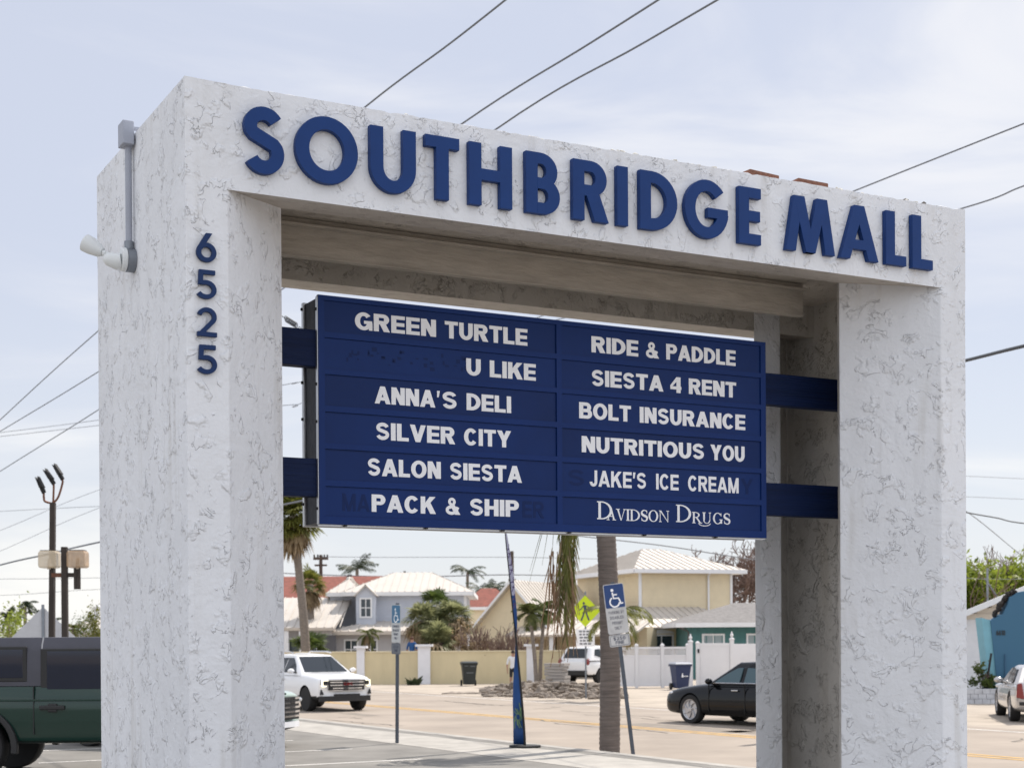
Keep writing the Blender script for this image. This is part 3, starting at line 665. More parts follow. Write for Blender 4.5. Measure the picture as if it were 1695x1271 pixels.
def trunk_mb(pts, r0, r1, ringh=.14, n=12, amp=.06, M=None):
    mb = MB(); q = catmull(pts, 10); L_ = [0]
    for i in range(1, len(q)): L_.append(L_[-1] + (q[i] - q[i - 1]).length)
    k = max(4, int(L_[-1] / ringh)) * 2; out = []; rs = []
    for i in range(k + 1):
        s = L_[-1] * i / k; j = max(1, next((a for a in range(len(L_)) if L_[a] >= s - 1e-6), len(L_) - 1)); t = (s - L_[j - 1]) / max(1e-6, L_[j] - L_[j - 1])
        out.append(q[j - 1].lerp(q[j], t)); rs.append((r0 + (r1 - r0) * i / k) * (1 + amp * (1 if i % 2 else -1) * random.uniform(.4, 1)))
    mb.tube(out, rs, n); return mb
def leaves(mb, c, r, n, size, seed=0, flat=.0):
    """clumps of leaf faces through an ellipsoid"""
    rng = random.Random(seed); cl = []
    for i in range(max(3, n // 70)):
        while True:
            v = Vector((rng.uniform(-1, 1), rng.uniform(-1, 1), rng.uniform(-1, 1)))
            if .25 < v.length < 1: break
        cl.append((Vector((c[0] + v.x * r[0], c[1] + v.y * r[1], c[2] + v.z * r[2])), rng.uniform(.16, .34)))
    for i in range(n):
        o, k = cl[i % len(cl)]
        v = Vector((rng.gauss(0, 1), rng.gauss(0, 1), rng.gauss(0, .8))) * k
        p = o + Vector((v.x * r[0], v.y * r[1], v.z * r[2]))
        a = Vector((rng.gauss(0, 1), rng.gauss(0, 1), rng.gauss(0, 1))).normalized(); b_ = a.cross(Vector((rng.gauss(0, 1), rng.gauss(0, 1), rng.gauss(0, 1)))).normalized()
        s_ = size * rng.uniform(.6, 1.3)
        mb.add([p - a * s_, p + b_ * s_ * .42, p + a * s_, p - b_ * s_ * .42], [(0, 1, 2, 3)])
def branch(mb, p, d, l, r, depth, rng, spread=.6, upw=.25, minr=.006):
    p = Vector(p); d = Vector(d).normalized(); pts = [p]; q = p
    for i in range(4):
        d = (d + Vector((rng.gauss(0, .12), rng.gauss(0, .12), rng.gauss(0, .1) + upw * .1))).normalized(); q = q + d * l / 4; pts.append(q)
    mb.tube(pts, [max(minr, r * (1 - .11 * i)) for i in range(5)], 5 if depth > 2 else 3, cap=False)
    if depth <= 0: return
    for i in range(rng.choice((2, 3, 3))):
        k = rng.choice((2, 3, 4, 4)); dd = (d + Vector((rng.gauss(0, spread), rng.gauss(0, spread), rng.gauss(0, spread * .7) + upw * .4))).normalized()
        branch(mb, pts[k], dd, l * rng.uniform(.6, .82), r * .6, depth - 1, rng, spread, upw, minr)
def bare_tree(name, label, cat, base, h, r, seed, depth=5, mtl=None, group=None, spread=.55, lean=(0, 0), minr=.012, stems=1):
    t = thing(name, label, cat, base, 0, group); rng = random.Random(seed)
    for s_ in range(stems):
        d = Vector((lean[0] + (rng.uniform(-.5, .5) if stems > 1 else 0), lean[1] + (rng.uniform(-.5, .5) if stems > 1 else 0), 1)); mb = MB()
        p0 = Vector((rng.uniform(-.25, .25) * (stems > 1), rng.uniform(-.25, .25) * (stems > 1), -.05))
        if stems == 1:
            tk = MB(); e = p0 + d.normalized() * h * .3; tk.tube([p0, p0.lerp(e, .5) + Vector((.03, 0, 0)), e], [r, r * .85, r * .72], 8); tk.build('trunk', mtl or twig, t, smooth=180)
            for k in range(4): branch(mb, e - d.normalized() * .05 * k, (d.normalized() + Vector((rng.gauss(0, .5), rng.gauss(0, .5), .3))), h * .3, r * .5, depth - 1, rng, spread, .3, minr)
            mb.build('crown', mtl or twig, t, fix=False)
        else:
            branch(mb, p0, d, h * .38, r, depth, rng, spread, .5, minr); mb.build('stem', mtl or twig, t, fix=False)
    return t
def pinnate_palm(label, base, h, lean, nf, fl, mtl, seed, r=.13, group=None, name='coconut_palm', elr=(-.3, 1.2), droop=1.3, bark=None, lw=.5, hang=.4, dead=0):
    t = thing(name, label, 'palm tree', base, 0, group); rng = random.Random(seed); top = Vector((lean[0], lean[1], h))
    trunk_mb([(0, 0, -.1), (lean[0] * .25, lean[1] * .25, h * .35), (lean[0] * .7, lean[1] * .7, h * .75), top], r * 1.15, r * .8).build('trunk', bark or palm_bark, t, smooth=180)
    mb = MB(); md = MB()
    for i in range(nf):
        tgt = md if i < dead else mb
        frond(tgt, top, 2 * math.pi * i / nf * 1.618 * 2 + rng.uniform(-.2, .2), rng.uniform(*elr) if i >= dead else rng.uniform(-1.2, -.8), fl * rng.uniform(.85, 1.1), droop * rng.uniform(.7, 1.3), lw, 20, hang, .055, seed * 50 + i)
    mb.build('crown', mtl, t, fix=False)
    if dead: md.build('dead_fronds', frond_dead, t, fix=False)
    return t
def fan_palm(label, base, h, lean, nf, r, mtl, seed, tr=.15, skirt=0, group=None, pet=.6, name='fan_palm', elr=(-.5, 1.4), bark=None, nseg=16, sr=1.0):
    t = thing(name, label, 'palm tree', base, 0, group); rng = random.Random(seed); top = Vector((lean[0], lean[1], h))
    trunk_mb([(0, 0, -.1), (lean[0] * .2, lean[1] * .2, h * .35), (lean[0] * .62, lean[1] * .62, h * .72), top], tr * 1.2, tr * .85).build('trunk', bark or palm_bark, t, smooth=180)
    mb = MB()
    for i in range(nf): fan(mb, top + Vector((0, 0, rng.uniform(-.15, .15))), i * 2.399 + rng.uniform(-.2, .2), rng.uniform(*elr), pet * rng.uniform(.6, 1.2), r * rng.uniform(.8, 1.1), nseg, seed * 70 + i)
    mb.build('crown', mtl, t, fix=False)
    if skirt:
        mb = MB()
        for i in range(skirt): fan(mb, top + Vector((0, 0, -rng.uniform(0, .5))), i * 2.399, rng.uniform(-1.5, -.7 if sr == 1 else .15), pet * sr * rng.uniform(.5, 1), r * sr * rng.uniform(.6, .9), 10, seed * 90 + i, .4)
        mb.build('dead_skirt', frond_dead, t, fix=False)
    return t

# ------------------------------------------------------------------ houses
wall_grey = mat('siding_grey_blue', (0.52, 0.55, 0.62), .8, var=.04, vscale=2)
wall_cream = mat('siding_cream', (0.70, 0.60, 0.42), .8, var=.05, vscale=2)
wall_yellow = mat('stucco_yellow', (0.66, 0.56, 0.35), .85, var=.06, vscale=2)
wall_teal = mat('boards_teal', (0.065, 0.175, 0.175), .75, var=.1, vscale=3)
metal_roof = mat('metal_roof', (0.56, 0.515, 0.465), .5, .1, var=.06, vscale=1.2)
shingle = mat('grey_shingle', (0.20, 0.19, 0.185), .95, var=.25, vscale=5, bump=.5, bscale=30)
red_tile = mat('red_roof_tile', (0.205, 0.060, 0.042), .9, var=.3, vscale=3, bump=.6, bscale=18)
trim_white = mat('trim_white', (0.76, 0.76, 0.77), .6, var=.03)
win_glass = mat('window_glass', (0.035, 0.05, 0.06), .12, var=.2, spec=.6)
door_tan = mat('door_tan', (0.42, 0.32, 0.20), .6, var=.1)
def roof_plane(mb, a, b, c, d, th=.08, ribs=0, rh=.045, rw=.05):
    """sloping roof slab a-b along the eave, c-d along the ridge, with standing seams"""
    a, b, c, d = map(Vector, (a, b, c, d)); n = (b - a).cross(d - a)
    if n.length < 1e-6: n = (b - a).cross(c - a)
    n.normalize(); n = n if n.z > 0 else -n
    lo = [p - n * th for p in (a, b, c, d)]
    mb.add([a, b, c, d] + lo, [(0, 1, 2, 3), (7, 6, 5, 4), (0, 4, 5, 1), (1, 5, 6, 2), (2, 6, 7, 3), (3, 7, 4, 0)])
    if ribs:
        e = (b - a); L_ = e.length; e.normalize(); k = int(L_ / ribs); up = (n.cross(e)).normalized(); up = up if up.z > 0 else -up
        def lim(s):   # height of the slab up-slope at eave position s
            ts = []
            for q0, q1 in ((b, c), (c, d), (d, a)):
                s0, t0 = (q0 - a).dot(e), (q0 - a).dot(up); s1, t1 = (q1 - a).dot(e), (q1 - a).dot(up)
                if abs(s1 - s0) > 1e-6 and min(s0, s1) - 1e-6 <= s <= max(s0, s1) + 1e-6: ts.append(t0 + (t1 - t0) * (s - s0) / (s1 - s0))
            return max(ts) if ts else 0
        smin = min((q - a).dot(e) for q in (a, b, c, d)); smax = max((q - a).dot(e) for q in (a, b, c, d)); s = smin + ribs * .5
        while s < smax:
            t1 = lim(s)
            if t1 > .15:
                p = a + e * s; t0 = 0
                q = [p + e * (-rw / 2) + n * .002, p + e * (rw / 2) + n * .002]; w = [x + up * t1 for x in q]
                mb.add([q[0], q[1], w[1], w[0]] + [x + n * rh for x in (q[0], q[1], w[1], w[0])], [(4, 5, 6, 7), (0, 1, 5, 4), (1, 2, 6, 5), (2, 3, 7, 6), (3, 0, 4, 7)])
            s += ribs
    return mb
def hip(t, x0, x1, y0, y1, z, rz, inset, mtl, ribs=.45, ov=.0, name='roof', th=.09):
    x0 -= ov; x1 += ov; y0 -= ov; y1 += ov; ym = (y0 + y1) / 2; mb = MB()
    A, B, C_, D2, E, F = (x0, y0, z), (x1, y0, z), (x1, y1, z), (x0, y1, z), (x0 + inset, ym, rz), (x1 - inset, ym, rz)
    roof_plane(mb, A, B, F, E, th, ribs); roof_plane(mb, C_, D2, E, F, th, ribs)
    for q in ((B, C_, F), (D2, A, E)):
        a, b, c = map(Vector, q); roof_plane(mb, a, b, c, c, th, ribs)
    o = mb.build(name, mtl, t)
    f = MB()
    for a, b in ((A, B), (B, C_), (C_, D2), (D2, A)):
        a, b = Vector(a), Vector(b); e = (b - a).normalized(); nn = Vector((e.y, -e.x, 0)) * .012
        f.add([a + nn + Vector((0, 0, .0)), b + nn, b + nn - Vector((0, 0, .22)), a + nn - Vector((0, 0, .22)), a + nn * 4, b + nn * 4, b + nn * 4 - Vector((0, 0, .22)), a + nn * 4 - Vector((0, 0, .22))], [(0, 1, 2, 3), (7, 6, 5, 4), (0, 4, 5, 1), (1, 5, 6, 2), (2, 6, 7, 3), (3, 7, 4, 0)])
    f.add([(x0 + .02, y0 + .02, z - .2), (x1 - .02, y0 + .02, z - .2), (x1 - .02, y1 - .02, z - .2), (x0 + .02, y1 - .02, z - .2)], [(0, 1, 2, 3)])
    f.build('fascia', trim_white, o)
    return o
def window(t, x, z, w, h, y, cols=2, rows=2, axis='y', sgn=-1, trim=.09, mtl=None):
    """framed window on a wall plane: y const (axis y) or x const (axis x), sgn = outward side"""
    def bx(mb, a0, a1, z0, z1, d0, d1):
        lo, hi = sorted((y + sgn * d0, y + sgn * d1))
        mb.box((a0, lo, z0), (a1, hi, z1)) if axis == 'y' else mb.box((lo, a0, z0), (hi, a1, z1))
    fr = MB()
    for a0, a1, z0, z1 in ((x - trim, x + w + trim, z + h, z + h + trim), (x - trim, x + w + trim, z - trim, z), (x - trim, x, z, z + h), (x + w, x + w + trim, z, z + h)): bx(fr, a0, a1, z0, z1, -.02, .06)
    for i in range(1, cols): bx(fr, x + w * i / cols - .025, x + w * i / cols + .025, z, z + h, .015, .045)
    for i in range(1, rows): bx(fr, x, x + w, z + h * i / rows - .025, z + h * i / rows + .025, .012, .04)
    o = fr.build('window', trim_white, t); g = MB(); bx(g, x, x + w, z, z + h, -.02, .012); g.build('pane', mtl or win_glass, o); return o
def siding(mb, x0, x1, z0, z1, y, step=.18, axis='y', sgn=-1):
    """clapboard courses as real laps"""
    z = z0
    while z < z1:
        zt = min(z + step, z1); pr = [(y, z), (y + sgn * .035, z), (y + sgn * .012, zt), (y, zt)]
        mb.prism(pr, x0, x1, 'x') if axis == 'y' else mb.prism([(a, b) for a, b in pr], x0, x1, 'y')
        z += step
# ------------------------------------------------------------------ grey two storey house
gh = thing('grey_house', 'pale grey two storey house with white metal roofs behind the cream wall', 'house', (X(640, 86), 86, 0))
ox = gh.location.x
def lx(px, f): return X(px, f) - ox
b = MB(); b.box((lx(622, 86), 0, 0), (lx(771, 86), 9, 4.68)); b.box((lx(584, 86), 1.2, 0), (lx(622, 86) - .005, 9, 4.68)); siding(b, lx(622, 86) + .05, lx(771, 86) - .05, 2.9, 4.6, 0)
b.build('wall', wall_grey, gh)
b = MB(); b.box((lx(622, 86) - .06, -.06, 2.8), (lx(622, 86) + .09, .05, 4.66)); b.box((lx(771, 86) - .09, -.06, 2.8), (lx(771, 86) + .06, .05, 4.66)); b.build('corner_board', trim_white, gh)
hip(gh, lx(580, 86), lx(771, 86), 0, 9, 4.72, 6.0, 2.6, metal_roof, .42, .45)
hip(gh, lx(546, 88), lx(600, 88), 1.4, 7, 4.75, 5.75, 1.2, metal_roof, .42, .1)
b = MB(); b.box((lx(548, 88), 1.6, 0), (lx(584, 86) - .01, 7, 4.6)); b.build('wall', wall_grey, gh)
# gabled bay
xa, xb = lx(590, 85), lx(622, 85)
b = MB(); b.prism([(xa, 2.5), (xb, 2.5), (xb, 4.55), ((xa + xb) / 2, 5.05), (xa, 4.55)], -1.0, 1.19, 'y'); o = b.build('bay', wall_grey, gh)
b = MB(); xm = (xa + xb) / 2; roof_plane(b, (xa - .12, -1.2, 4.50), (xa - .12, 1.6, 4.50), (xm, 1.6, 5.13), (xm, -1.2, 5.13), .07); roof_plane(b, (xb + .12, -1.2, 4.50), (xb + .12, 1.6, 4.50), (xm + .001, 1.6, 5.13), (xm + .001, -1.2, 5.13), .07); b.build('roof', metal_roof, o)
window(gh, xm - .26, 3.35, .52, .95, -1.0, 2, 2)
# single storey front with shallow roof
x0, x1 = lx(545, 84), lx(772, 84)
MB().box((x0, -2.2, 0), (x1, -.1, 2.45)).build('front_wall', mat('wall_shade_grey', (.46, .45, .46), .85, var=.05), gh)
b = MB(); roof_plane(b, (x0 - .3, -2.9, 2.52), (x1 + .3, -2.9, 2.52), (x1 + .3, -.05, 3.06), (x0 + 2.2, -.05, 3.10), .2, .42); b.build('roof', metal_roof, gh)
for px, w, c in ((582, .62, 2), (614, .62, 2), (742, .85, 2)): window(gh, lx(px, 84) - w / 2, 1.05, w, .95, -2.2, c, 2)
# left wing with the big metal roof
xl, xr = lx(425, 82), lx(571, 84)
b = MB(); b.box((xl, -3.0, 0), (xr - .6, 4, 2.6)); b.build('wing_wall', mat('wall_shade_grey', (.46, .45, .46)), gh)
b = MB(); roof_plane(b, (xl - .4, -3.7, 2.72), (xr - .4, -3.7, 2.72), (xr + .05, 2.2, 4.50), (xl - .4, 2.2, 4.50), .16, .42); roof_plane(b, (xl - .4, 8, 2.72), (xr, 8, 2.72), (xr + .05, 2.21, 4.49), (xl - .4, 2.21, 4.49), .16, .42); b.build('roof', metal_roof, gh)
for px in (484, 506): window(gh, lx(px, 82) - .3, .5, .75, 1.6, -3.0, 1, 1)
MB().box((lx(522, 82), -3.05, 0), (lx(553, 82), -3.001, 2.3)).build('garage_door', mat('garage_dark', (.10, .10, .11), .7), gh)
for px in (472, 497): MB().box((lx(px, 82) - .12, -3.6, 0), (lx(px, 82) + .12, -3.36, 2.55)).build('porch_post', trim_white, gh)

# red tiled building behind
rb = thing('red_roof_building', 'long low building with red tiled hip roof behind the grey house', 'building', (X(580, 118), 118, 0))
ox = rb.location.x
MB().box((lx(255, 118), 0, 0), (lx(690, 118), 14, 4.9)).build('wall', wall_cream, rb)
hip(rb, lx(250, 118), lx(735, 118), 0, 14, 5.0, 7.25, 4.5, red_tile, 0, .5)
for px in (440, 500, 560): MB().box((lx(px, 118), 6.8, 7.0), (lx(px, 118) + .35, 7.2, 7.38)).build('roof_vent', mat('vent_dark', (.08, .06, .06)), rb)
MB().tube([(lx(660, 118), 7, 7.0), (lx(660, 118), 7, 7.65)], .10, 8).build('vent_pipe', black_rub, rb)
rs = thing('small_red_roof_house', 'distant red tiled roof seen between the grey house and the cream gable', 'house', (X(800, 112), 112, 0)); ox = rs.location.x
MB().box((lx(772, 112), 0, 0), (lx(850, 112), 8, 4.3)).build('wall', wall_cream, rs)
hip(rs, lx(766, 112), lx(850, 112), 0, 8, 4.4, 5.9, 1.6, red_tile, 0, .3)

# cream gable house, turned
cg = thing('cream_gable_house', 'cream house with steep white metal gable roof behind the bare shrubs', 'house', (X(850, 82), 82, 0), rad(-24))
b = MB(); b.prism([(-2.1, 0), (2.0, 0), (2.0, 2.75), (0, 5.0), (-2.1, 2.75)], 0, 9, 'y'); b.build('wall', wall_cream, cg)
b = MB(); roof_plane(b, (2.45, -.45, 2.42), (2.45, 9.4, 2.42), (0, 9.4, 5.2), (0, -.45, 5.2), .12, .42); roof_plane(b, (-2.55, 9.4, 2.42), (-2.55, -.45, 2.42), (-.001, -.45, 5.2), (-.001, 9.4, 5.2), .12, .42); b.build('roof', metal_roof, cg)
b = MB(); b.prism([(2.45, 2.24), (2.45, 2.40), (0, 5.16), (-2.55, 2.40), (-2.55, 2.24), (0, 5.0)], -.49, -.455, 'y'); b.build('barge_board', trim_white, cg)
b = MB(); roof_plane(b, (.3, -1.7, 2.25), (7.4, -1.7, 2.25), (7.4, 1.2, 3.0), (.3, 1.2, 3.0), .1, .42); b.build('porch_roof', metal_roof, cg)
MB().box((2.1, 1.0, 0), (7.2, 8, 2.6)).build('wing_wall', wall_cream, cg)
for x in (.6, 2.7): MB().box((x, -1.5, 0), (x + .22, -1.28, 2.2)).build('porch_post', trim_white, cg)
MB().box((1.05, -.05, 0), (1.9, -.002, 2.0)).build('door', door_tan, cg)
MB().box((3.2, .94, 0), (4.9, .998, 2.0)).build('door', door_tan, cg)

# cream two storey house, turned, with hip roof
ch = thing('cream_two_storey_house', 'cream clapboard two storey house with white metal hip roof, tallest in the street', 'house', (X(1060, 84), 84, 0), rad(20))
b = MB(); b.box((0, 0, 0), (5.6, 9.0, 5.72)); siding(b, .12, 4.0, 2.6, 5.55, 0); b.build('wall', wall_cream, ch)
b = MB(); siding(b, .2, 8.8, 2.6, 5.55, 0, axis='x'); b.build('side_siding', wall_cream, ch)
for x, y in ((0, 0), (5.6, 0)): MB().box((x - .07, -.07, 2.4), (x + .07, .06, 5.7)).build('corner_board', trim_white, ch)
b = MB(); b.tube([(4.15, -.09, 2.3), (4.15, -.09, 5.5), (4.15, -.45, 5.7)], .06, 8); b.build('downpipe', trim_white, ch)
mb = MB(); z, rz = 5.82, 7.35; x0, x1, y0, y1 = -.6, 6.2, -.6, 9.6
hip(ch, -.05, 5.65, -.05, 9.05, 5.82, 7.2, 2.85, metal_roof, .42, .6)
b = MB(); roof_plane(b, (-2.6, -3.0, 2.62), (5.2, -3.0, 2.62), (3.6, -.04, 3.75), (-1.0, -.04, 3.75), .1, .42); roof_plane(b, (-2.6, 4.0, 2.62), (-2.6, -3.0, 2.62), (-1.0, -.04, 3.75), (-1.0, 2.5, 3.75), .1, .42); roof_plane(b, (5.2, -3.0, 2.62), (5.2, 1.0, 2.62), (3.6, .5, 3.75), (3.6, -.04, 3.75), .1, .42)
o = b.build('lower_roof', metal_roof, ch)
MB().box((-2.2, -2.6, 0), (4.8, -.05, 2.55)).build('front_wall', wall_yellow, ch)
window(ch, -.6, 1.0, 1.25, 1.15, -2.6, 2, 1); window(ch, 2.6, 1.0, 1.0, 1.15, -2.6, 2, 1)
b = MB(); b.prism([(-.75, 2.28), (.80, 2.28), (.6, 2.42), (.03, 2.52), (-.55, 2.42)], -2.68, -2.601, 'y'); b.build('window_arch', trim_white, ch)

# teal house
th = thing('teal_house', 'teal board and batten house with grey shingle roof behind the white fence', 'house', (X(1140, 76), 76, 0)); ox = th.location.x
b = MB(); b.box((0, 0, 0), (9.5, 8, 2.72))
for i in range(24): b.box((.05 + i * .4, -.03, .1), (.10 + i * .4, -.0005, 2.6))
b.build('wall', wall_teal, th)
b = MB(); b.box((-.05, -.05, .0), (.12, .08, 2.7)); b.build('corner_board', wall_teal, th)
hip(th, 0, 9.5, 0, 8, 2.78, 3.85, 3.6, shingle, 0, .75)
for x, w in ((.75, .95), (2.95, .9), (5.3, .9)): window(th, x, 1.2, w, .95, -.0, 2, 1, mtl=mat('pale_pane', (.30, .36, .38), .15))
b = MB(); b.tube([(-.5, -.75, 2.55), (-.3, -.6, 2.45), (-.02, -.08, 2.35), (-.02, -.08, .2)], .04, 6); b.build('downpipe', mat('pipe_dark', (.10, .09, .09)), th)

# ------------------------------------------------------------------ cream boundary wall with pillars, bins, white fence
wall_c = mat('wall_paint_cream', (0.62, 0.53, 0.34), .9, var=.10, vscale=.9, bump=.25, bscale=15, stretch=(1, 1, .35))
FWALL = 70.0
cw = thing('boundary_wall', 'low cream rendered wall with white pillars along the far side of the road', 'wall', (X(700, FWALL), FWALL, 0)); ox = cw.location.x
MB().box((lx(430, 70), 0, -.1), (lx(938, 70), .2, 1.46)).build('wall_panel', wall_c, cw)
MB().box((lx(430, 70), -.04, 1.461), (lx(938, 70), .24, 1.52)).build('coping', mat('coping_cream', (.68, .60, .42), .9, var=.08), cw)
pill_p = mat('pillar_paint', (.74, .74, .77), .8, var=.05)
for px, w, h in ((597, .36, 1.66), (702, .56, 1.72), (879, .42, 1.70)):
    b = MB(); x = lx(px, 70); b.box((x - w / 2, -.14, -.1), (x + w / 2, .34, h)); b.box((x - w / 2 - .12, -.26, h + .001), (x + w / 2 + .12, .46, h + .10)); b.build('pillar', pill_p, cw)

def cart(label, base, body_m, lid_m, rz, h=1.08, open_lid=False, deco=None):
    t = thing('wheeled_bin', label, 'bin', base, rz)
    b = MB(); rings = []
    for z, w, d in ((.06, .44, .46), (.10, .48, .50), (.62, .58, .64), (h - .16, .64, .74), (h - .155, .70, .80), (h - .09, .71, .82)):
        rings.append([(-w / 2, -d / 2, z), (w / 2, -d / 2, z), (w / 2, d / 2, z), (-w / 2, d / 2, z)])
    b.loft(rings); b.build('body', body_m, t, bevel=.03)
    b = MB(); b.loft([[(-.37, -.45, h - .089), (.37, -.45, h - .089), (.37, .44, h - .089), (-.37, .44, h - .089)], [(-.36, -.43, h - .05), (.36, -.43, h - .05), (.36, .42, h - .05), (-.36, .42, h - .05)], [(-.28, -.3, h), (.28, -.3, h), (.28, .32, h), (-.28, .32, h)]]); b.build('lid', lid_m, t, bevel=.02)
    b = MB(); b.tube([(-.34, .46, h - .14), (.34, .46, h - .14)], .02, 8); b.build('handle', body_m, t)
    for s in (-1, 1):
        b = MB(); b.M = Matrix.Translation((s * .31, .26, .13)); b.tube([(-.035, 0, 0), (.035, 0, 0)], .13, 16); b.build('wheel', black_rub, t)
    b = MB(); b.box((-.14, -.335, .55), (.16, -.318, .60)) if deco is None else None
    if deco is None: b.box((-.24, -.385, h - .22), (-.08, -.33, h - .18)); b.box((.02, -.37, h - .24), (.24, -.34, h - .19)); b.build('grip', mat('bin_light', (.10, .11, .115), .5), t)
    else:
        b.prism([(-.09, .50), (.0, .50), (-.03, .60), (-.05, .66), (-.07, .58)], -.385, -.345, 'y'); b.box((.02, -.385, .52), (.18, -.345, .55)); b.build('logo', vinyl_white, t)
    return t
cart('very dark green wheeled bin against the cream wall', (X(776, 67.2), 67.2, 0), mat('bin_green', (.016, .022, .022), .5, var=.1), mat('bin_lid', (.04, .047, .047), .35), rad(8))
cart('navy blue wheeled bin beside the white fence gate', (X(1126, 60.5), 60.5, 0), mat('bin_blue', (.012, .026, .085), .45), mat('bin_blue_lid', (.30, .32, .36), .35), rad(14), deco=1)
# vinyl fence
vin = mat('white_vinyl', (.72, .71, .72), .4, var=.02)
vf = thing('vinyl_fence', 'white vinyl privacy fence with lattice top and tall gate left of the black sedan', 'fence', (X(1140, 63), 63, 0), rad(3)); ox = vf.location.x
posts = [lx(p, 63) for p in (1000, 1053, 1096, 1138)]
for i in range(3):
    a, c = posts[i] + .07, posts[i + 1] - .07; b = MB(); b.box((a, -.02, .14), (c, .02, 1.30)); 
    k = int((c - a) / .15)
    for j in range(k): b.box((a + j * .15 + .146, -.021, .2), (a + j * .15 + .15, -.0205, 1.28))
    b.box((a, -.035, .06), (c, .035, .16)); b.box((a, -.035, 1.28), (c, .035, 1.36)); b.box((a, -.035, 1.60), (c, .035, 1.68))
    n = int((c - a) / .085)
    for j in range(-3, n + 1):
        x = a + j * .085
        for s in (-1, 1):
            p, q = (x, x + .25) if s > 0 else (x + .25, x); lo, hi = max(a, min(p, q)), min(c, max(p, q))
            if hi - lo < .05: continue
            z = lambda xx: 1.36 + (xx - p) / (q - p) * .24
            xs = (lo, hi); b.prism([(xs[0], z(xs[0])), (xs[0] + .0, z(xs[0]) + .035), (xs[1], z(xs[1]) + .035), (xs[1], z(xs[1]))], -.012 + .012 * (s > 0), .0 + .012 * (s > 0), 'y')
    b.build('panel', vin, vf)
def fpost(x, h, w=.13, finial=False, y=0):
    b = MB(); b.box((x - w / 2, y - w / 2, 0), (x + w / 2, y + w / 2, h)); b.loft([[(x + sx * w * .62, y + sy * w * .62, h + .001) for sx, sy in ((-1, -1), (1, -1), (1, 1), (-1, 1))], [(x + sx * w * .62, y + sy * w * .62, h + .04) for sx, sy in ((-1, -1), (1, -1), (1, 1), (-1, 1))], [(x + sx * .02, y + sy * .02, h + .11) for sx, sy in ((-1, -1), (1, -1), (1, 1), (-1, 1))]])
    if finial: b.lathe([(.02, 0), (.05, .04), (.075, .10), (.05, .16), (.02, .19), (.035, .22), (.002, .27)], 10); 
    if finial:
        for i in range(len(b.v) - 70, len(b.v)): b.v[i] = (b.v[i][0] + x, b.v[i][1] + y, b.v[i][2] + h + .09)
    b.build('post', vin, vf)
for x in posts: fpost(x, 1.72)
g0, g1, g2 = lx(1143, 63), lx(1155, 63), lx(1212, 63)
fpost(g0, 1.86, .16, True); fpost(g1, 1.80, .14); fpost(g2, 1.95, .16, True)
b = MB(); b.box((g1 + .08, -.02, .05), (g2 - .09, .02, 1.78)); b.box((g1 + .08, -.04, 1.7), (g2 - .09, .04, 1.82)); b.box((g1 + .09, -.035, .05), (g1 + .17, .035, 1.7)); b.build('gate', vin, vf)
MB().box((g1 - .02, -.12, 1.42), (g1 + .05, -.071, 1.58)).build('latch', black_rub, vf)
b = MB(); b.box((g2 + .08, 1.2, .05), (g2 + 5, 1.24, 1.78))
for j in range(30): b.box((g2 + .1 + j * .16, 1.198, .1), (g2 + .105 + j * .16, 1.1995, 1.75))
b.build('side_panel', vin, vf)

# ------------------------------------------------------------------ right: building with blue mural wall
rbld = thing('shop_building', 'white clapboard building with a blue painted end wall numbered 6610 beside the silver car', 'building', (X(1640, 52), 52, 0)); ox = rbld.location.x
zz = lambda py, f: Zh(1640, py, f)
blue_w = mat('mural_blue', (.045, .145, .245), .75, var=.12, vscale=1.2, col2=(.04, .125, .22)); blue_l = mat('mural_lit_blue', (.17, .38, .47), .7, var=.06)
white_brk = mat('white_block', (.74, .75, .78), .8, var=.04)
b = MB(); b.box((lx(1560, 52), 0, 0), (lx(1660, 52), 9, 2.60))
z = .25; 
r = 0
while z < 2.45:
    b.box((lx(1560, 52), -.012, z), (lx(1645, 52), -.0005, z + .165)); z += .18; r += 1
b.build('wall', white_brk, rbld)
# gable siding and raking fascia
xe, ze, xp, zp = lx(1585, 52), zz(1016.5, 52), lx(1760, 52), zz(945, 52)
b = MB(); b.prism([(xe + .2, 2.601), (xp, 2.601), (xp, zp - .25), (xe + .2, ze - .12)], -.02, .4, 'y'); 
for i in range(7):
    z0 = 2.62 + i * .2; xi = xe + .25 + (z0 + .12 - ze) / (zp - ze) * (xp - xe)
    if xi < xp: b.prism([(max(xe + .3, xi), z0), (xp, z0), (xp, z0 + .17), (max(xe + .3, xi), z0 + .17)], -.045, -.021, 'y')
b.build('gable_siding', mat('gable_cream', (.66, .60, .52), .8, var=.04), rbld)
b = MB(); b.prism([(xe, ze - .10), (xp, zp - .10), (xp, zp + .10), (xe, ze + .10)], -.75, -.68, 'y'); b.build('raking_fascia', trim_white, rbld)
b = MB(); roof_plane(b, (xe, 9, ze - 1.6), (xe, -.679, ze + .1), (xp, -.679, zp + .1), (xp, 9, zp - 1.6), .09); b.build('roof', metal_roof, rbld)
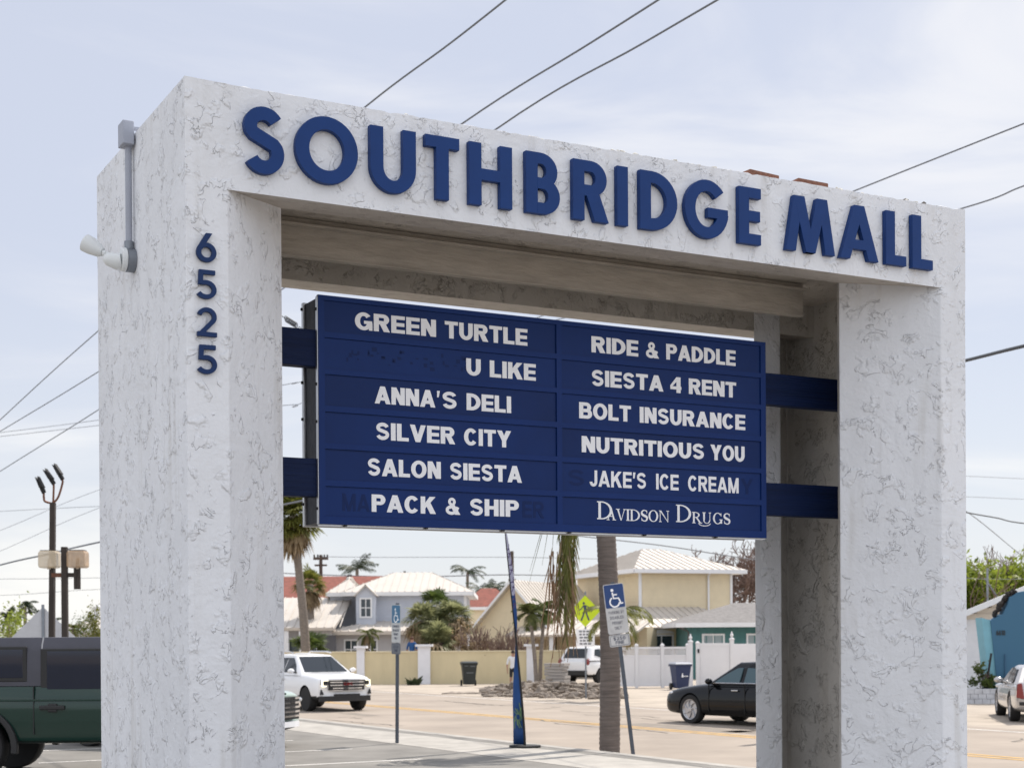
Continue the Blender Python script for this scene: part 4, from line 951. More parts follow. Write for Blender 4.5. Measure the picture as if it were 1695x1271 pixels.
# broken blue end wall: slab with stepped, jagged top and a raked edge, its lit side put into a paler blue
def bp(px, py, f=47.0): return (X(px, f) - ox, Zh(px, py, f))
pts = [bp(1640, 1026), bp(1648, 1024), bp(1655, 1018), bp(1661, 1016), bp(1664, 1009), bp(1669, 1000), bp(1672, 988), bp(1680, 984), bp(1685, 980), bp(1720, 974), bp(1800, 955)]
low = [bp(1800, 1160), (bp(1654, 1160)[0], -.05)]; low[0] = (low[0][0], -.05)
b = MB(); b.prism(pts + low, -5.0, -4.55, 'y'); b.build('end_wall', blue_w, rbld)
le = [bp(1626, 1022, 47), bp(1640, 1026, 47), (bp(1654, 1160)[0], -.05), (bp(1650, 1160)[0] - .16, -.05)]
b = MB(); b.prism([(p[0], p[1]) for p in le], -4.95, -4.3, 'y'); b.build('raked_edge', blue_l, rbld)
b = MB()
for i in range(26):
    px = 1650 + i * 1.4; py = 1019 - (px - 1650) * 1.55 if px < 1672 else 985 - (px - 1672) * .4
    q = bp(px + random.uniform(-1, 1), py + random.uniform(-3, 1)); b.blob((q[0], -4.75, q[1]), (random.uniform(.03, .09), .2, random.uniform(.04, .12)), i, .6)
b.build('torn_lining', mat('torn_black', (.02, .016, .014), .95), rbld)
b = MB(); q = bp(1649, 1051); write(b, '6610', q[0], bp(1664, 1051)[0], q[1], .15, -5.0, -5.02, .2, .17); b.build('house_number', mat('number_dark', (.02, .025, .03)), rbld)
b = MB(); q = bp(1663, 1082); b.tube([(q[0], -5.03, q[1]), (q[0], -5.03, .3)], .018, 6); b.build('conduit', mat('conduit_blue', (.03, .10, .19)), rbld)
b = MB(); q = bp(1652, 1121); b.box((q[0], -5.4, q[1] - .3), (q[0] + .22, -5.02, q[1])); b.build('meter_box', mat('meter_dark', (.04, .045, .05)), rbld)
# planter in front
pw = thing('planter_wall', 'low white block planter wall in front of the white clapboard wall', 'planter', (X(1625, 46), 46, 0)); ox = pw.location.x
b = MB()
for r in range(3):
    for i in range(9):
        x = lx(1560, 46) + i * .24 + (r % 2) * .12; b.box((x, random.uniform(-.01, .01), r * .15), (x + .228, .3, r * .15 + .142))
b.build('blocks', mat('planter_block', (.52, .53, .56), .9, var=.2), pw)
MB().box((lx(1560, 46), .3, 0), (lx(1640, 46), 2.0, .36)).build('soil', mat('soil', (.10, .075, .05), .95, var=.3), pw)
for i, (px, h, s_) in enumerate(((1621, .75, .34), (1643, .45, .3))):
    t = thing('planter_shrub', ('bushy green shrub in the white block planter', 'low sparse plant in the planter at the foot of the blue wall')[i], 'shrub', (X(px, 46.8), 46.8, .36))
    mb = MB(); leaves(mb, (0, 0, h * .55), (s_, s_, h * .5), 420 - 200 * i, .07, 60 + i); mb.build('crown', leaf_mid, t, fix=False)
    mb = MB(); branch(mb, (0, 0, 0), (0, 0, 1), h * .5, .02, 2, random.Random(i)); mb.build('stem', twig, t)
t = thing('leaning_post', 'thin dark post leaning in the white block planter', 'post', (X(1630, 46.6), 46.6, .36))
MB().tube([(0, 0, -.1), (.2, 0, 1.15)], .035, 8).build('shaft', black_rub, t); MB().blob((0, 0, .05), (.14, .14, .1), 3).build('foot', black_rub, t)

# ------------------------------------------------------------------ left: white house with chimney
wh = thing('white_house', 'white house with chimney far behind the lamp posts at left', 'house', (X(150, 92), 92, 0)); ox = wh.location.x
MB().box((lx(120, 92), 0, 0), (lx(260, 92), 7, 2.8)).build('wall', pill_p, wh)
o = hip(wh, lx(122, 92), lx(260, 92), 0, 7, 2.85, 4.0, 2.2, metal_roof, .5, .4)
b = MB(); b.box((lx(145, 92), 1.5, 2.5), (lx(154, 92), 2.1, 4.05)); b.box((lx(145, 92) - .07, 1.43, 4.051), (lx(154, 92) + .07, 2.17, 4.16)); b.box((lx(147, 92), 1.6, 4.161), (lx(152, 92), 2.0, 4.3)); b.build('chimney', pill_p, o)
window(wh, lx(151, 92), 1.6, .6, .9, 0, 1, 2)
# ------------------------------------------------------------------ trees and plants
def gpt(px, f, z=0): return (X(px, f), f, z)
# the near palm whose trunk stands behind the directory, dead fronds hanging
f0 = 27.0
np_ = thing('near_palm', 'thick grey ringed palm trunk with drooping half dead fronds behind the directory board', 'palm tree', gpt(1008, f0, .12))
top = Vector((-.12, 0, 5.55))
trunk_mb([(0, 0, -.15), (.02, 0, 2), (-.05, 0, 4), top], .185, .165, .085, 18, .035).build('trunk', palm_bark_grey, np_, smooth=180)
mb, md, ms = MB(), MB(), MB()
for i in range(10): frond(mb, top, i * 2.4, random.uniform(.1, .9), random.uniform(1.0, 1.35), 1.9, .5, 18, .55, .04, 900 + i)
for i, (dx, ln, dr) in enumerate(((-.80, 2.5, .35), (-.92, 2.45, .30), (-.72, 2.75, .28), (-1.0, 2.3, .35), (-.86, 2.2, .25), (-.88, 2.6, .3))):   # the fronds that hang to the left
    p = Vector((dx * .75, -.25 - .05 * i, 5.1 - .1 * i)); mb.tube([top, top.lerp(p, .5) + Vector((0, 0, .25)), p], .025, 5, cap=False); q = p.copy()
    pts = [p]
    for k in range(22): q = q + Vector((dx * .10 * (1 - k / 22), 0, -1)).normalized() * ln / 22 * 1.0; pts.append(q)
    tg = mb if i != 4 else md
    tg.tube(pts, [.022 * (1 - k / 26) for k in range(23)], 4, cap=False)
    rng = random.Random(i + 70)
    for k in range(1, 23):
        for sg in (-1, 1):
            for rep in range(2):
                l = rng.uniform(.28, .62) * (1 - .35 * k / 22); d = Vector((sg * rng.uniform(.05, .34), rng.uniform(-.25, .2), -1)).normalized(); a = pts[k] + Vector((0, 0, rng.uniform(-.05, .05))); wv = Vector((.008, 0, 0)); e = a + d * l; m_ = a + d * l * .5
                tgt = mb if rng.random() < .92 - .40 * (k / 22) else md
                tgt.add([a - wv, a + wv, m_ + wv * 1.2, m_ - wv * 1.2, e], [(0, 1, 2, 3), (3, 2, 4)])
rng = random.Random(5)
for i in range(70):   # dry flower strands below the fronds
    a = Vector((rng.uniform(-1.06, -.62), rng.uniform(-.45, -.1), rng.uniform(2.7, 3.5))); l = rng.uniform(.6, 1.35); dx = rng.uniform(-.2, .16)
    ms.tube([a, a + Vector((dx * .4, 0, -l * .5)), a + Vector((dx, 0, -l))], [.008, .009, .005], 4, cap=False)
for i in range(0):
    a = Vector((-.35 + rng.uniform(-.1, .1), -.3, 3.4)); md.tube([a, a + Vector((-.2 * (i - 4) * .3, 0, -.5)), a + Vector((-.28 * (i - 4) * .4, 0, -1.15))], .006, 4, cap=False)
for i in range(8):   # a few long strands fanning out to the left and right
    s = -1 if i < 8 else 1; a = Vector((-.65, -.25, 4.5)) if s < 0 else Vector((.35, -.25, 4.4)); l = rng.uniform(1.2, 1.9) * (1 if s < 0 else .62)
    e = a + Vector((s * rng.uniform(.1, .8) * (1 if s < 0 else .4), 0, -l)); mb.tube([a, a.lerp(e, .5) + Vector((s * .12, 0, .15)), e], [.007, .006, .002], 4, cap=False)
mb.build('crown', frond_olive, np_, fix=False); md.build('dead_fronds', frond_dead, np_, fix=False); ms.build('flower_strands', mat('dry_strand', (.26, .165, .10), .9, var=.4, vscale=3), np_, fix=False)
bedm = mat('mulch', (.13, .10, .075), .95, var=.4, vscale=8, bump=.6, bscale=30)
# tall fan palm by the left pillar, leaning
fan_palm('tall leaning fan palm with a bushy crown and hanging dead skirt beside the left pillar', gpt(508, 74), 8.05, (-.65, 0), 95, .98, frond_olive, 3, .20, 75, pet=.85, elr=(-.7, 1.5), bark=palm_bark)
fan_palm('short ragged fan palm in front of the red roof, right of the tall leaning palm', gpt(514, 84), 5.1, (0, 0), 26, .75, frond_olive, 8, .22, 26, pet=.5)
pinnate_palm('dark windblown coconut palm standing above the red tile roof', gpt(592, 150), 9.0, (0, 0), 14, 2.0, frond_dark, 4, .2, 'palms on the skyline', elr=(.1, 1.4), droop=.9, hang=.5, lw=.75)
pinnate_palm('lone slim coconut palm against the sky right of the grey house', gpt(773, 140), 8.2, (.1, 0), 12, 1.9, frond_dark, 6, .16, 'palms on the skyline', elr=(-.3, 1.0), droop=1.4, lw=.6)
pinnate_palm('low dark coconut palm between the grey house and the cream gable', gpt(798, 130), 6.0, (0, 0), 12, 1.7, frond_dark, 11, .16, 'palms on the skyline', elr=(-.4, 1.2), lw=.6)
pinnate_palm('coconut palm half hidden by the tip of the cream gable', gpt(815, 128), 6.1, (.1, 0), 11, 1.7, frond_dark, 12, .16, 'palms on the skyline', elr=(-.3, 1.2), lw=.6)
pinnate_palm('dark coconut palm just left of the feather flag, beyond the gable', gpt(838, 126), 6.1, (0, 0), 9, 1.8, frond_dark, 13, .16, 'palms on the skyline', elr=(-.2, 1.0), lw=.55)
frond_grey = leafmat('frond_grey_green', (0.11, 0.145, 0.055), (0.42, 0.42, 0.22), .55)
# cluster of bushy fan palms before the grey house
for i, (px, f, h, nf, r, sk, lab) in enumerate(((703, 74.5, 3.0, 34, .80, 55, 'fan palm of the bushy clump left side, tan dead fronds hanging low'), (724, 73.5, 1.9, 34, .80, 40, 'stout fan palm with dark shaggy trunk in the middle of the clump'), (746, 75, 3.1, 34, .85, 50, 'fan palm of the bushy clump right side, tallest crown'), (718, 76.5, 3.7, 26, .75, 10, 'fan palm at the back of the bushy clump with upright crown'))):
    fan_palm(lab, gpt(px, f), h, (.1 * (i - 1), 0), nf, r, (frond_grey, frond_grey, frond_grey, leaf_mid)[i], 20 + i, .34 if i == 1 else .16, sk, 'fan palm clump', pet=.5, elr=(-.5, 1.4), sr=1.12, bark=mat('dark_shag', (.075, .05, .038), .95, var=.5, vscale=9, bump=.8, bscale=12) if i == 1 else None)
pinnate_palm('small young palm against the grey house front', gpt(607, 80), 2.35, (.05, 0), 14, .95, frond_green, 31, .09, None, 'small_palm', (-.7, 1.1), 1.6, dead=4, lw=.32)
fan_palm('low spiky palm behind the white car roof', gpt(515, 77), 1.75, (0, 0), 26, .8, leaf_mid, 33, .13, 14, pet=.5, elr=(-.3, 1.3))
# pair of slim palms by the driveway
for i, (px, lx_, h, lab) in enumerate(((888, -.28, 3.15, 'left of two slim green palms growing from the rubble'), (893, .22, 3.3, 'right of two slim green palms growing from the rubble'))):
    pinnate_palm(lab, gpt(px, 66 + i), h, (lx_, 0), 17, .85, leaf_mid if i else frond_green, 40 + i, .085, 'pair of slim palms', 'slim_palm', (-.6, 1.35), 1.2, lw=.42, hang=.3)
pinnate_palm('palm with arching brown tipped fronds just right of the thick trunk', gpt(1012, 50), 2.75, (.15, 0), 15, 1.45, frond_olive, 47, .12, None, 'arching_palm', (-.3, 1.0), 1.9, lw=.42, dead=4)
# bare shrubs
for i, (px, f, h, lab) in enumerate(((782, 72, 3.0, 'tangled bare brown shrub with dead leaves beside the fan palm clump'), (815, 71.5, 2.9, 'leafless many stemmed shrub behind the cream wall, left of the flag'), (842, 72.5, 2.7, 'leafless many stemmed shrub behind the feather flag'), (862, 73.5, 2.6, 'leafless many stemmed shrub right of the feather flag'))):
    t = bare_tree('bare_shrub', lab, 'shrub', gpt(px, f), h, .05, 80 + i, 3, twig, 'bare shrubs behind the wall', .42, (0, 0), .013, 9)
    if i == 0: mb = MB(); leaves(mb, (0, 0, 2.3), (.9, .6, .9), 340, .085, 4); mb.build('dead_leaves', frond_dead, t, fix=False)
for i, (px, h, col) in enumerate(((770, .95, 'tan'), (790, .8, 'orange'))):
    t = thing('dead_shrub', ('dead tan shrub drooping over the cream wall', 'small orange brown dried shrub behind the cream wall')[i], 'shrub', gpt(px, 71.2)); mb = MB(); leaves(mb, (0, 0, 1.4), (.45, .3, .6), 360, .09, 12 + i); mb.build('dead_leaves', frond_dead, t, fix=False); b = MB(); branch(b, (0, 0, 0), (0, 0, 1), 1.2, .03, 3, random.Random(i)); b.build('stem', twig, t, fix=False)
# big bare trees behind the cream house
for i, (px, f, h, lab) in enumerate(((1150, 116, 6.6, 'bare brown tree behind the cream two storey roof'), (1195, 112, 7.9, 'dense leafless brown tree right of the cream two storey house'), (1228, 114, 8.3, 'tall leafless brown tree beside the right pillar'), (1275, 112, 8.0, 'leafless brown tree mostly behind the right pillar'))):
    t = bare_tree('bare_tree', lab, 'tree', gpt(px, f), h, .22, 110 + i, 6, twig, 'bare trees', .6, (0, 0), .028)
    if i: mb = MB(); leaves(mb, (0, 0, h * .62), (2.0, 1.6, h * .32), 1500, .085, 140 + i); mb.build('dead_leaves', mat('dead_brown', (.10, .066, .05), .9, col2=(.20, .14, .11), vscale=1.2), t, fix=False)
# right: bright hedge trees behind the shop building
for i, (px, f, h, rx, lab) in enumerate(((1608, 66, 5.1, 1.4, 'bright green leafy tree touching the right pillar'), (1640, 68, 4.7, 1.4, 'bright green leafy tree behind the shop roof edge'), (1672, 69, 5.0, 1.5, 'bright green leafy tree above the jagged blue wall'), (1708, 68, 5.1, 1.6, 'bright green leafy tree at the right edge'))):
    t = thing('leafy_tree', lab, 'tree', gpt(px, f), 0, 'leafy trees behind the shop'); b = MB(); branch(b, (0, 0, 0), (0, 0, 1), h * .45, .12, 4, random.Random(i), .4); b.build('trunk', twig, t, fix=False)
    mb = MB(); leaves(mb, (0, 0, h * .60), (rx, 1.2, h * .40), 7000, .14, 160 + i); mb.build('crown', leaf_bright, t, fix=False)
for i, px in enumerate((1650, 1678)):
    bare_tree('bare_shrub', ('bare twiggy tree top rising over the bright hedge', 'fan of bare twigs rising over the bright hedge at the right edge')[i], 'shrub', gpt(px, 74), 6.0, .06, 210 + i, 4, twig, 'bare twigs over the hedge', .28, (0, 0), .014, 5)
# left: greenery beyond the green car
for i, (px, f, h, r, m_, lab) in enumerate(((6, 62, 3.3, .8, leaf_bright, 'pale green feathery shrub at the left edge above the car roof'), (32, 64, 3.0, .7, leaf_bright, 'pale green feathery shrub left of the triangular board'), (130, 84, 3.0, .9, leaf_mid, 'dark green bush below the white house'), (98, 80, 2.5, .6, leaf_mid, 'small bush between the two lamp poles'), (160, 80, 3.5, .5, frond_olive, 'olive bush beside the left pillar'))):
    t = thing('shrub', lab, 'shrub', gpt(px, f), 0, 'shrubs beyond the green car'); mb = MB(); leaves(mb, (0, 0, h * .62), (r, .8, h * .46), 1300, .075, 300 + i); mb.build('crown', m_, t, fix=False); b = MB(); branch(b, (0, 0, 0), (0, 0, 1), h * .5, .04, 3, random.Random(i)); b.build('stem', twig, t, fix=False)
for i, (px, f, h, fl_, lab) in enumerate(((14, 86, 3.3, 1.0, 'dark shaggy palm at the far left'), (42, 92, 4.2, .9, 'dark wind torn palm left of the lamp poles'), (62, 98, 3.9, 1.1, 'palm tuft just left of the tall lamp pole'), (84, 96, 3.3, .9, 'low palm between the lamp poles'), (122, 88, 2.8, .7, 'small palm left of the white house chimney'))):
    pinnate_palm(lab, gpt(px, f), h, (0, 0), 9, fl_, frond_dark if i < 4 else frond_olive, 330 + i, .12, 'palms beyond the green car', 'coconut_palm', (-.5, 1.3), 1.3, lw=.35)
# little weed clump against the wall, rubble, boards
t = thing('weed_clump', 'dark clump of weeds at the foot of the cream wall by the white pillar', 'plant', gpt(684, 68.5)); mb = MB()
for i in range(40): a = random.uniform(0, 6.28); mb.add([(random.uniform(-.3, .3), random.uniform(-.1, .1), 0), (random.uniform(-.3, .3), 0, .02), (math.cos(a) * .45, math.sin(a) * .2, random.uniform(.1, .45))], [(0, 1, 2)])
mb.build('leaves', frond_dark, t, fix=False)
rub = mat('rubble_grey', (.22, .185, .155), .95, var=.45, vscale=2.5)
mb = MB(); rng = random.Random(3)
for i in range(750):
    u = rng.random(); px = 800 + u * 232; k = math.sin(math.pi * min(1, max(0, (px - 790) / 250))) ** .6; f = rng.uniform(54, 63) - (px - 800) * .015; hh = .55 * k * max(0, 1 - abs(f - 58.5 + (px - 800) * .015) / 4.8)
    if (px < 850 and rng.random() < .4): continue
    s_ = rng.uniform(.04, .20) * (1 if rng.random() < .8 else 1.5)
    mb.blob((X(px, f), f, rng.uniform(.2, 1) * hh), (s_, s_ * rng.uniform(.5, 1), s_ * rng.uniform(.25, .7)), i, .9)
o = tag(mb.build('rubble_heap', rub, None), 'long heap of grey storm rubble along the far kerb under the slim palms', 'rubble', None, 'stuff')
mb = MB()
for i in range(12): mb.blob((X(760 + rng.uniform(-25, 40), 57.5), 57.5 + rng.uniform(-.4, .4), 0), (rng.uniform(.15, .5), .16, .06), i, .6)
tag(mb.build('rubble_patch', rub, None), 'thin scatter of dark grit on the sandy verge', 'rubble', None, 'stuff')
dp = thing('board_stack', 'stack of weathered grey boards beside the parked white car', 'board stack', (X(921, 66), 66, 0), rad(-20))
for i in range(7):
    MB().box((-.45 + random.uniform(-.08, .08), -.4, .06 + i * .135), (.45 + random.uniform(-.08, .08), .4, .175 + i * .135)).build('board', mat('grey_board', (.30, .28, .265), .9, var=.3, vscale=5, stretch=(.3, 1, 8)), dp)

# ------------------------------------------------------------------ people
def person(label, base, rz, h, joints, shirt, short, z_short, z_shirt, skin, hair, rzs, hat=None):
    """one skinned body grown over a skeleton; joints: name -> (x,y,z,r) in units of body height"""
    t = thing('person', label, 'person', base, rz); order = list(joints); 
    E_ = [('pelvis', 'chest'), ('chest', 'neck'), ('neck', 'head'), ('head', 'crown')]
    for s in 'LR': E_ += [('pelvis', 'hip' + s), ('hip' + s, 'knee' + s), ('knee' + s, 'ank' + s), ('ank' + s, 'toe' + s), ('chest', 'sho' + s), ('sho' + s, 'elb' + s), ('elb' + s, 'wri' + s), ('wri' + s, 'palm' + s)]
    for s in 'LR':
        for k in range(5): E_.append(('palm' + s, 'f%d%s' % (k, s)))
    for s in 'LR':
        w = Vector(joints['wri' + s][:3]); e = Vector(joints['elb' + s][:3]); d = (w - e).normalized(); pm = w + d * .035; joints['palm' + s] = (*pm, .013)
        sd_ = Vector((0, 1, 0))
        for k in range(5):
            q = pm + d * (.055, .060, .057, .046, .02)[k] + sd_ * ((k - 1.5) * .012 if k < 4 else -.03); joints['f%d%s' % (k, s)] = (*q, .0048)
    names = list(joints); me = bpy.data.meshes.new('body'); me.from_pydata([[c * h for c in joints[n][:3]] for n in names], [(names.index(a), names.index(b)) for a, b in E_], [])
    o = bpy.data.objects.new('body', me); COL.objects.link(o); md = o.modifiers.new('skin', 'SKIN'); 
    for i, n in enumerate(names):
        r = joints[n][3] * h; me.skin_vertices[0].data[i].radius = (r, r); me.skin_vertices[0].data[i].use_root = n == 'pelvis'
    o.modifiers.new('sub', 'SUBSURF').levels = 1; applied(o); o.parent = t
    for mm in (skin, shirt, short, hair): o.data.materials.append(mm)
    for f in o.data.polygons:
        c = f.center / h; f.use_smooth = True; arm = abs(c.x) > .125
        f.material_index = 3 if c.z > .955 or (c.z > .90 and c.y > .02) else 2 if .30 < c.z < z_short and not arm else 1 if z_short <= c.z < z_shirt and not (arm and c.z < .62) else 3 if c.z < .03 else 0
    b = MB(); b.blob((joints['head'][0] * h, joints['head'][1] * h + .012, joints['head'][2] * h + .035), (.085, .10, .085), 1, .1, 2); b.build('hair' if not hat else 'cap', hat or hair, t, smooth=180)
    b = MB(); hx, hy, hz = (c * h for c in joints['head'][:3])
    for s in (-1, 1): b.blob((hx + s * .032, hy - .085, hz + .012), .009, 1, 0)
    b.blob((hx, hy - .092, hz - .012), (.011, .018, .02), 2, 0); b.blob((hx, hy - .085, hz - .042), (.022, .008, .006), 3, 0)
    b.build('face_features', mat('face_dark', (.16, .09, .07)), t)
    return t
J = {'pelvis': (0, 0, .52, .075), 'chest': (0, 0, .74, .082), 'neck': (0, 0, .84, .034), 'head': (0, -.01, .91, .050), 'crown': (0, -.005, .955, .040)}
for s, k in (('L', -1), ('R', 1)):
    J.update({'hip' + s: (k * .052, 0, .48, .055), 'knee' + s: (k * .058, -.012, .28, .036), 'ank' + s: (k * .062, .012, .045, .022), 'toe' + s: (k * .068, -.075, .018, .017), 'sho' + s: (k * .105, 0, .80, .038), 'elb' + s: (k * .150, .012, .625, .026), 'wri' + s: (k * .155, -.035, .475, .018)})
skin = mat('skin', (.36, .20, .14), .6); 
person('person in white shirt and dark shorts standing behind the feather flag', (X(849, 62), 62, 0), rad(15), 1.62, dict(J), mat('shirt_white', (.70, .70, .72), .8), mat('shorts_dark', (.015, .015, .02), .8), .52, .83, skin, mat('hair_dark', (.03, .02, .015), .8), 0)
MB().box((X(668, 72), 71.6, 0), (X(700, 72), 73.2, .52)).build('patio_step', concrete, None)
o = bpy.data.objects['patio_step']; tag(o, 'low concrete step behind the cream wall under the person in blue', 'step')
person('person in bright blue shirt standing behind the cream wall left of the white pillar', (X(682, 72.3), 72.3, .52), rad(160), 1.70, dict(J), mat('shirt_blue', (.012, .07, .22), .8), mat('jeans', (.03, .04, .08), .8), .50, .83, skin, mat('hair_brown', (.09, .04, .025), .8), 0)
# ------------------------------------------------------------------ vehicles
tyre_m = mat('tyre', (.014, .014, .015), .8, bump=.2, bscale=40); rim_m = mat('rim_alloy', (.50, .50, .52), .28, .8); chrome = mat('chrome', (.70, .71, .73), .12, 1.0); trim_b = mat('black_trim', (.014, .014, .015), .5)
glass_c = mat('car_glass', (.012, .018, .024), .04, spec=.5); lens_m = mat('lamp_lens', (.55, .57, .60), .08, .3, coat=1.0); red_m = mat('tail_lens', (.20, .008, .010), .12, coat=1.0)
drl_m = mat('running_light', (.9, .85, .65), .3, emit=((1, .92, .66), 1.6))
def wheel(t, x, y, r, w, rimstyle, rim=rim_m):
    s = 1 if y > 0 else -1
    wt = MB(); wt.M = Matrix.Translation((x, y, r)); wt.lathe([(r * .70, -w / 2), (r * .95, -w / 2), (r, -w * .36), (r, w * .36), (r * .95, w / 2), (r * .70, w / 2), (r * .66, 0)], 28, 'y')
    o = wt.build('wheel', tyre_m, t, smooth=40)
    b = MB(); b.M = Matrix.Translation((x, y, r)); b.lathe([(r * .60, s * w * .30), (r * .60, s * w * .31), (r * .72, s * w * .46), (r * .72, s * w * .49), (r * .65, s * w * .44), (r * .64, s * w * .31)], 28, 'y')
    n, tw = rimstyle
    for i in range(n):
        a = 2 * math.pi * i / n; pts = []
        for k in range(5):
            q = .12 + .56 * k / 4; aa = a + tw * (k / 4) ** 1.3; pts.append((aa, q * r))
        hw = .36 / n * 2
        poly = [(q * math.cos(aa - hw * (.30 / max(.22, q / r))), q * math.sin(aa - hw * (.30 / max(.22, q / r)))) for aa, q in pts] + [(q * math.cos(aa + hw * (.30 / max(.22, q / r))), q * math.sin(aa + hw * (.30 / max(.22, q / r)))) for aa, q in pts[::-1]]
        b.prism([(p, z) for p, z in poly], s * w * .30, s * (w * .45 - .0003 * i), 'y')
    b.lathe([(.001, s * w * .2), (r * .17, s * w * .2), (r * .16, s * w * .47), (.001, s * w * .48)], 14, 'y')
    b.build('rim', rim, o, smooth=35)
    b = MB(); b.M = Matrix.Translation((x, y, r)); b.lathe([(.001, s * w * .12), (r * .62, s * w * .12), (r * .62, s * w * .13), (.001, s * w * .13)], 24, 'y'); b.build('spoke_shade_disc', mat('wheel_shadow', (.02, .02, .022), .6), o)  # dark backing disc, shade behind the spokes put into its colour
def car(name, label, cat, loc, head, S, paint, group=None):
    """S: stations [(x, zlow, ztop, halfwidth)], axles (xf, xr), r, tw wheel width, cab [(x_base_front,x_top_front,x_top_rear,x_base_rear), z_belt, z_roof, half belt, half roof]"""
    t = thing(name, label, cat, loc, math.atan2(head[1], head[0]), group)
    rings = []
    for x, zl, zt, w in S['st']:
        hgt = zt - zl
        half = [(0, zl), (.82 * w, zl), (.965 * w, zl + .10 * hgt), (w, zl + .34 * hgt), (.995 * w, zl + .62 * hgt), (.965 * w, zl + .84 * hgt), (.86 * w, zt - .012), (.5 * w, zt + .012), (0, zt + .02)]
        bw = S.get('bow', .0) * max(0, (x - 1.2) / 1.1)
        rings.append([(x - bw * y * y, y, z) for y, z in half] + [(x - bw * y * y, -y, z) for y, z in half[-2:0:-1]])
    body = MB().loft(rings).build('body', paint, None)
    sb = body.modifiers.new('s', 'SUBSURF'); sb.levels = 2; sb.subdivision_type = 'CATMULL_CLARK'; applied(body)
    cut = []
    for ax in S['ax']:
        for s in (-1, 1):
            c = MB(); c.M = Matrix.Translation((ax, s * (S['hw'] - .12), S['r'])); c.lathe([(.001, -.20), (S['r'] * 1.13, -.20), (S['r'] * 1.13, .30), (.001, .30)], 32, 'y'); cut.append(c.build('c', trim_b, None))
    boolean(body, cut); [kill(c) for c in cut]
    body.parent = t; body.data.materials.append(trim_b)
    for f in body.data.polygons:
        f.use_smooth = True
        c = f.center
        for ax in S['ax']:
            d = math.hypot(c.x - ax, c.z - S['r'])
            if d < S['r'] * 1.125 or (abs(d - S['r'] * 1.13) < .012 and abs(f.normal.y) < .3 and abs(c.y) < S['hw']): f.material_index = 1
        if c.z < S.get('clad', 0): f.material_index = 1
    sharp(body, 38)
    # cabin
    (bf, tf, tr_, br), zb, zr, wb, wr = S['cab']; cr = S.get('crown', .04)
    zb0 = zb - .06
    def hull(mb, g=0.0):
        rg = []
        xs = [(bf, zb0, 1.0, 0), (bf + (tf - bf) * .5, None, .5, 0), (tf, zr, 0, 1), ((tf + tr_) / 2, zr + cr, 0, 1), (tr_, zr - S.get('rdrop', .03), 0, 1), (br, zb0, 1.0, 0)]
        return rg
    A = [(bf, wb), (br, wb)]
    vs = [(bf, wb * .93, zb0), (bf - (bf - tf) * .25, wb, zb0), (br + .1, wb, zb0), (br, wb * .9, zb0), (tf, wr * .93, zr), ((tf + tr_) / 2, wr, zr + cr * .4), (tr_ + .1, wr * .97, zr - S.get('rdrop', .03)), (tr_, wr * .88, zr - S.get('rdrop', .03) - .01)]
    k = len(vs); allv = vs + [(x, -y, z) for x, y, z in vs] + [(tf, 0, zr), ((tf + tr_) / 2, 0, zr + cr), (tr_, 0, zr - S.get('rdrop', .03) - .01), (bf, 0, zb0), (br, 0, zb0)]
    m = lambda i: i + k
    cf, cm, cre, wf, wre = 2 * k, 2 * k + 1, 2 * k + 2, 2 * k + 3, 2 * k + 4
    fs = [(0, 1, 5, 4), (1, 2, 6, 5), (2, 3, 7, 6), (m(1), m(0), m(4), m(5)), (m(2), m(1), m(5), m(6)), (m(3), m(2), m(6), m(7)),
          (4, 5, cm, cf), (5, 6, cre, cm), (6, 7, cre), (m(5), m(4), cf, cm), (m(6), m(5), cm, cre), (m(7), m(6), cre),
          (wf, 0, 4, cf), (m(0), wf, cf, m(4)), (3, wre, cre, 7), (wre, m(3), m(7), cre)]
    cabn = MB().add(allv, fs).build('cabin', S.get('roofm', paint), t, bevel=.05)
    g = lambda i: Vector(allv[i])
    L_ = lambda a, b, u: a.lerp(b, u)
    zf = (zb - zb0) / (zr - zb0)
    wsb = lambda i, j: L_(g(i), g(j), zf)
    MB().panel(wsb(m(0), m(4)), wsb(0, 4), g(4), g(m(4)), .006, .05, .95, .06, .90, .004).build('windshield', S.get('glass', glass_c), t)
    MB().panel(wsb(3, 7), wsb(m(3), m(7)), g(m(7)), g(7), .006, .08, .92, .10 if S.get('rw', 1) else .45, .9, .004).build('rear_window', S.get('glass', glass_c), t)
    for sgn in (1, -1):
        pnt = lambda x, u: None
        idx = (lambda i: i) if sgn > 0 else m
        b0, b1, t0, t1 = wsb(idx(1), idx(5)), wsb(idx(2), idx(6)), g(idx(5)), g(idx(6))
        a0 = wsb(idx(0), idx(4)); a1 = g(idx(4))
        nrm = ((b1 - b0).cross(t0 - b0)).normalized(); nrm = nrm if nrm.y * sgn > 0 else -nrm
        def pt(x, v):      # on the side glass plane at x, height fraction v of the visible side
            z = zb + (zr - zb) * v; y = (wb + (wr - wb) * ((z - zb0) / (zr - zb0))) * sgn
            return Vector((x, y, z)) + Vector((0, sgn * .012, 0))
        for q in S['win']:
            pts = [pt(x, v) for x, v in q]; n_ = len(pts); hi = [p + Vector((0, sgn * .010, 0)) for p in pts]; lo = [p - Vector((0, sgn * .03, 0)) for p in pts]
            b = MB(); b.add(lo + hi, [tuple(range(n_)), tuple(range(2 * n_ - 1, n_ - 1, -1))] + [(i, (i + 1) % n_, (i + 1) % n_ + n_, i + n_) for i in range(n_)]); b.build('side_window', S.get('sglass', S.get('glass', glass_c)), t)
    for ax in S['ax']:
        for s in (-1, 1): wheel(t, ax, s * (S['hw'] - S['tw'] / 2 - .015), S['r'], S['tw'], S['rim'], S.get('rimm', rim_m))
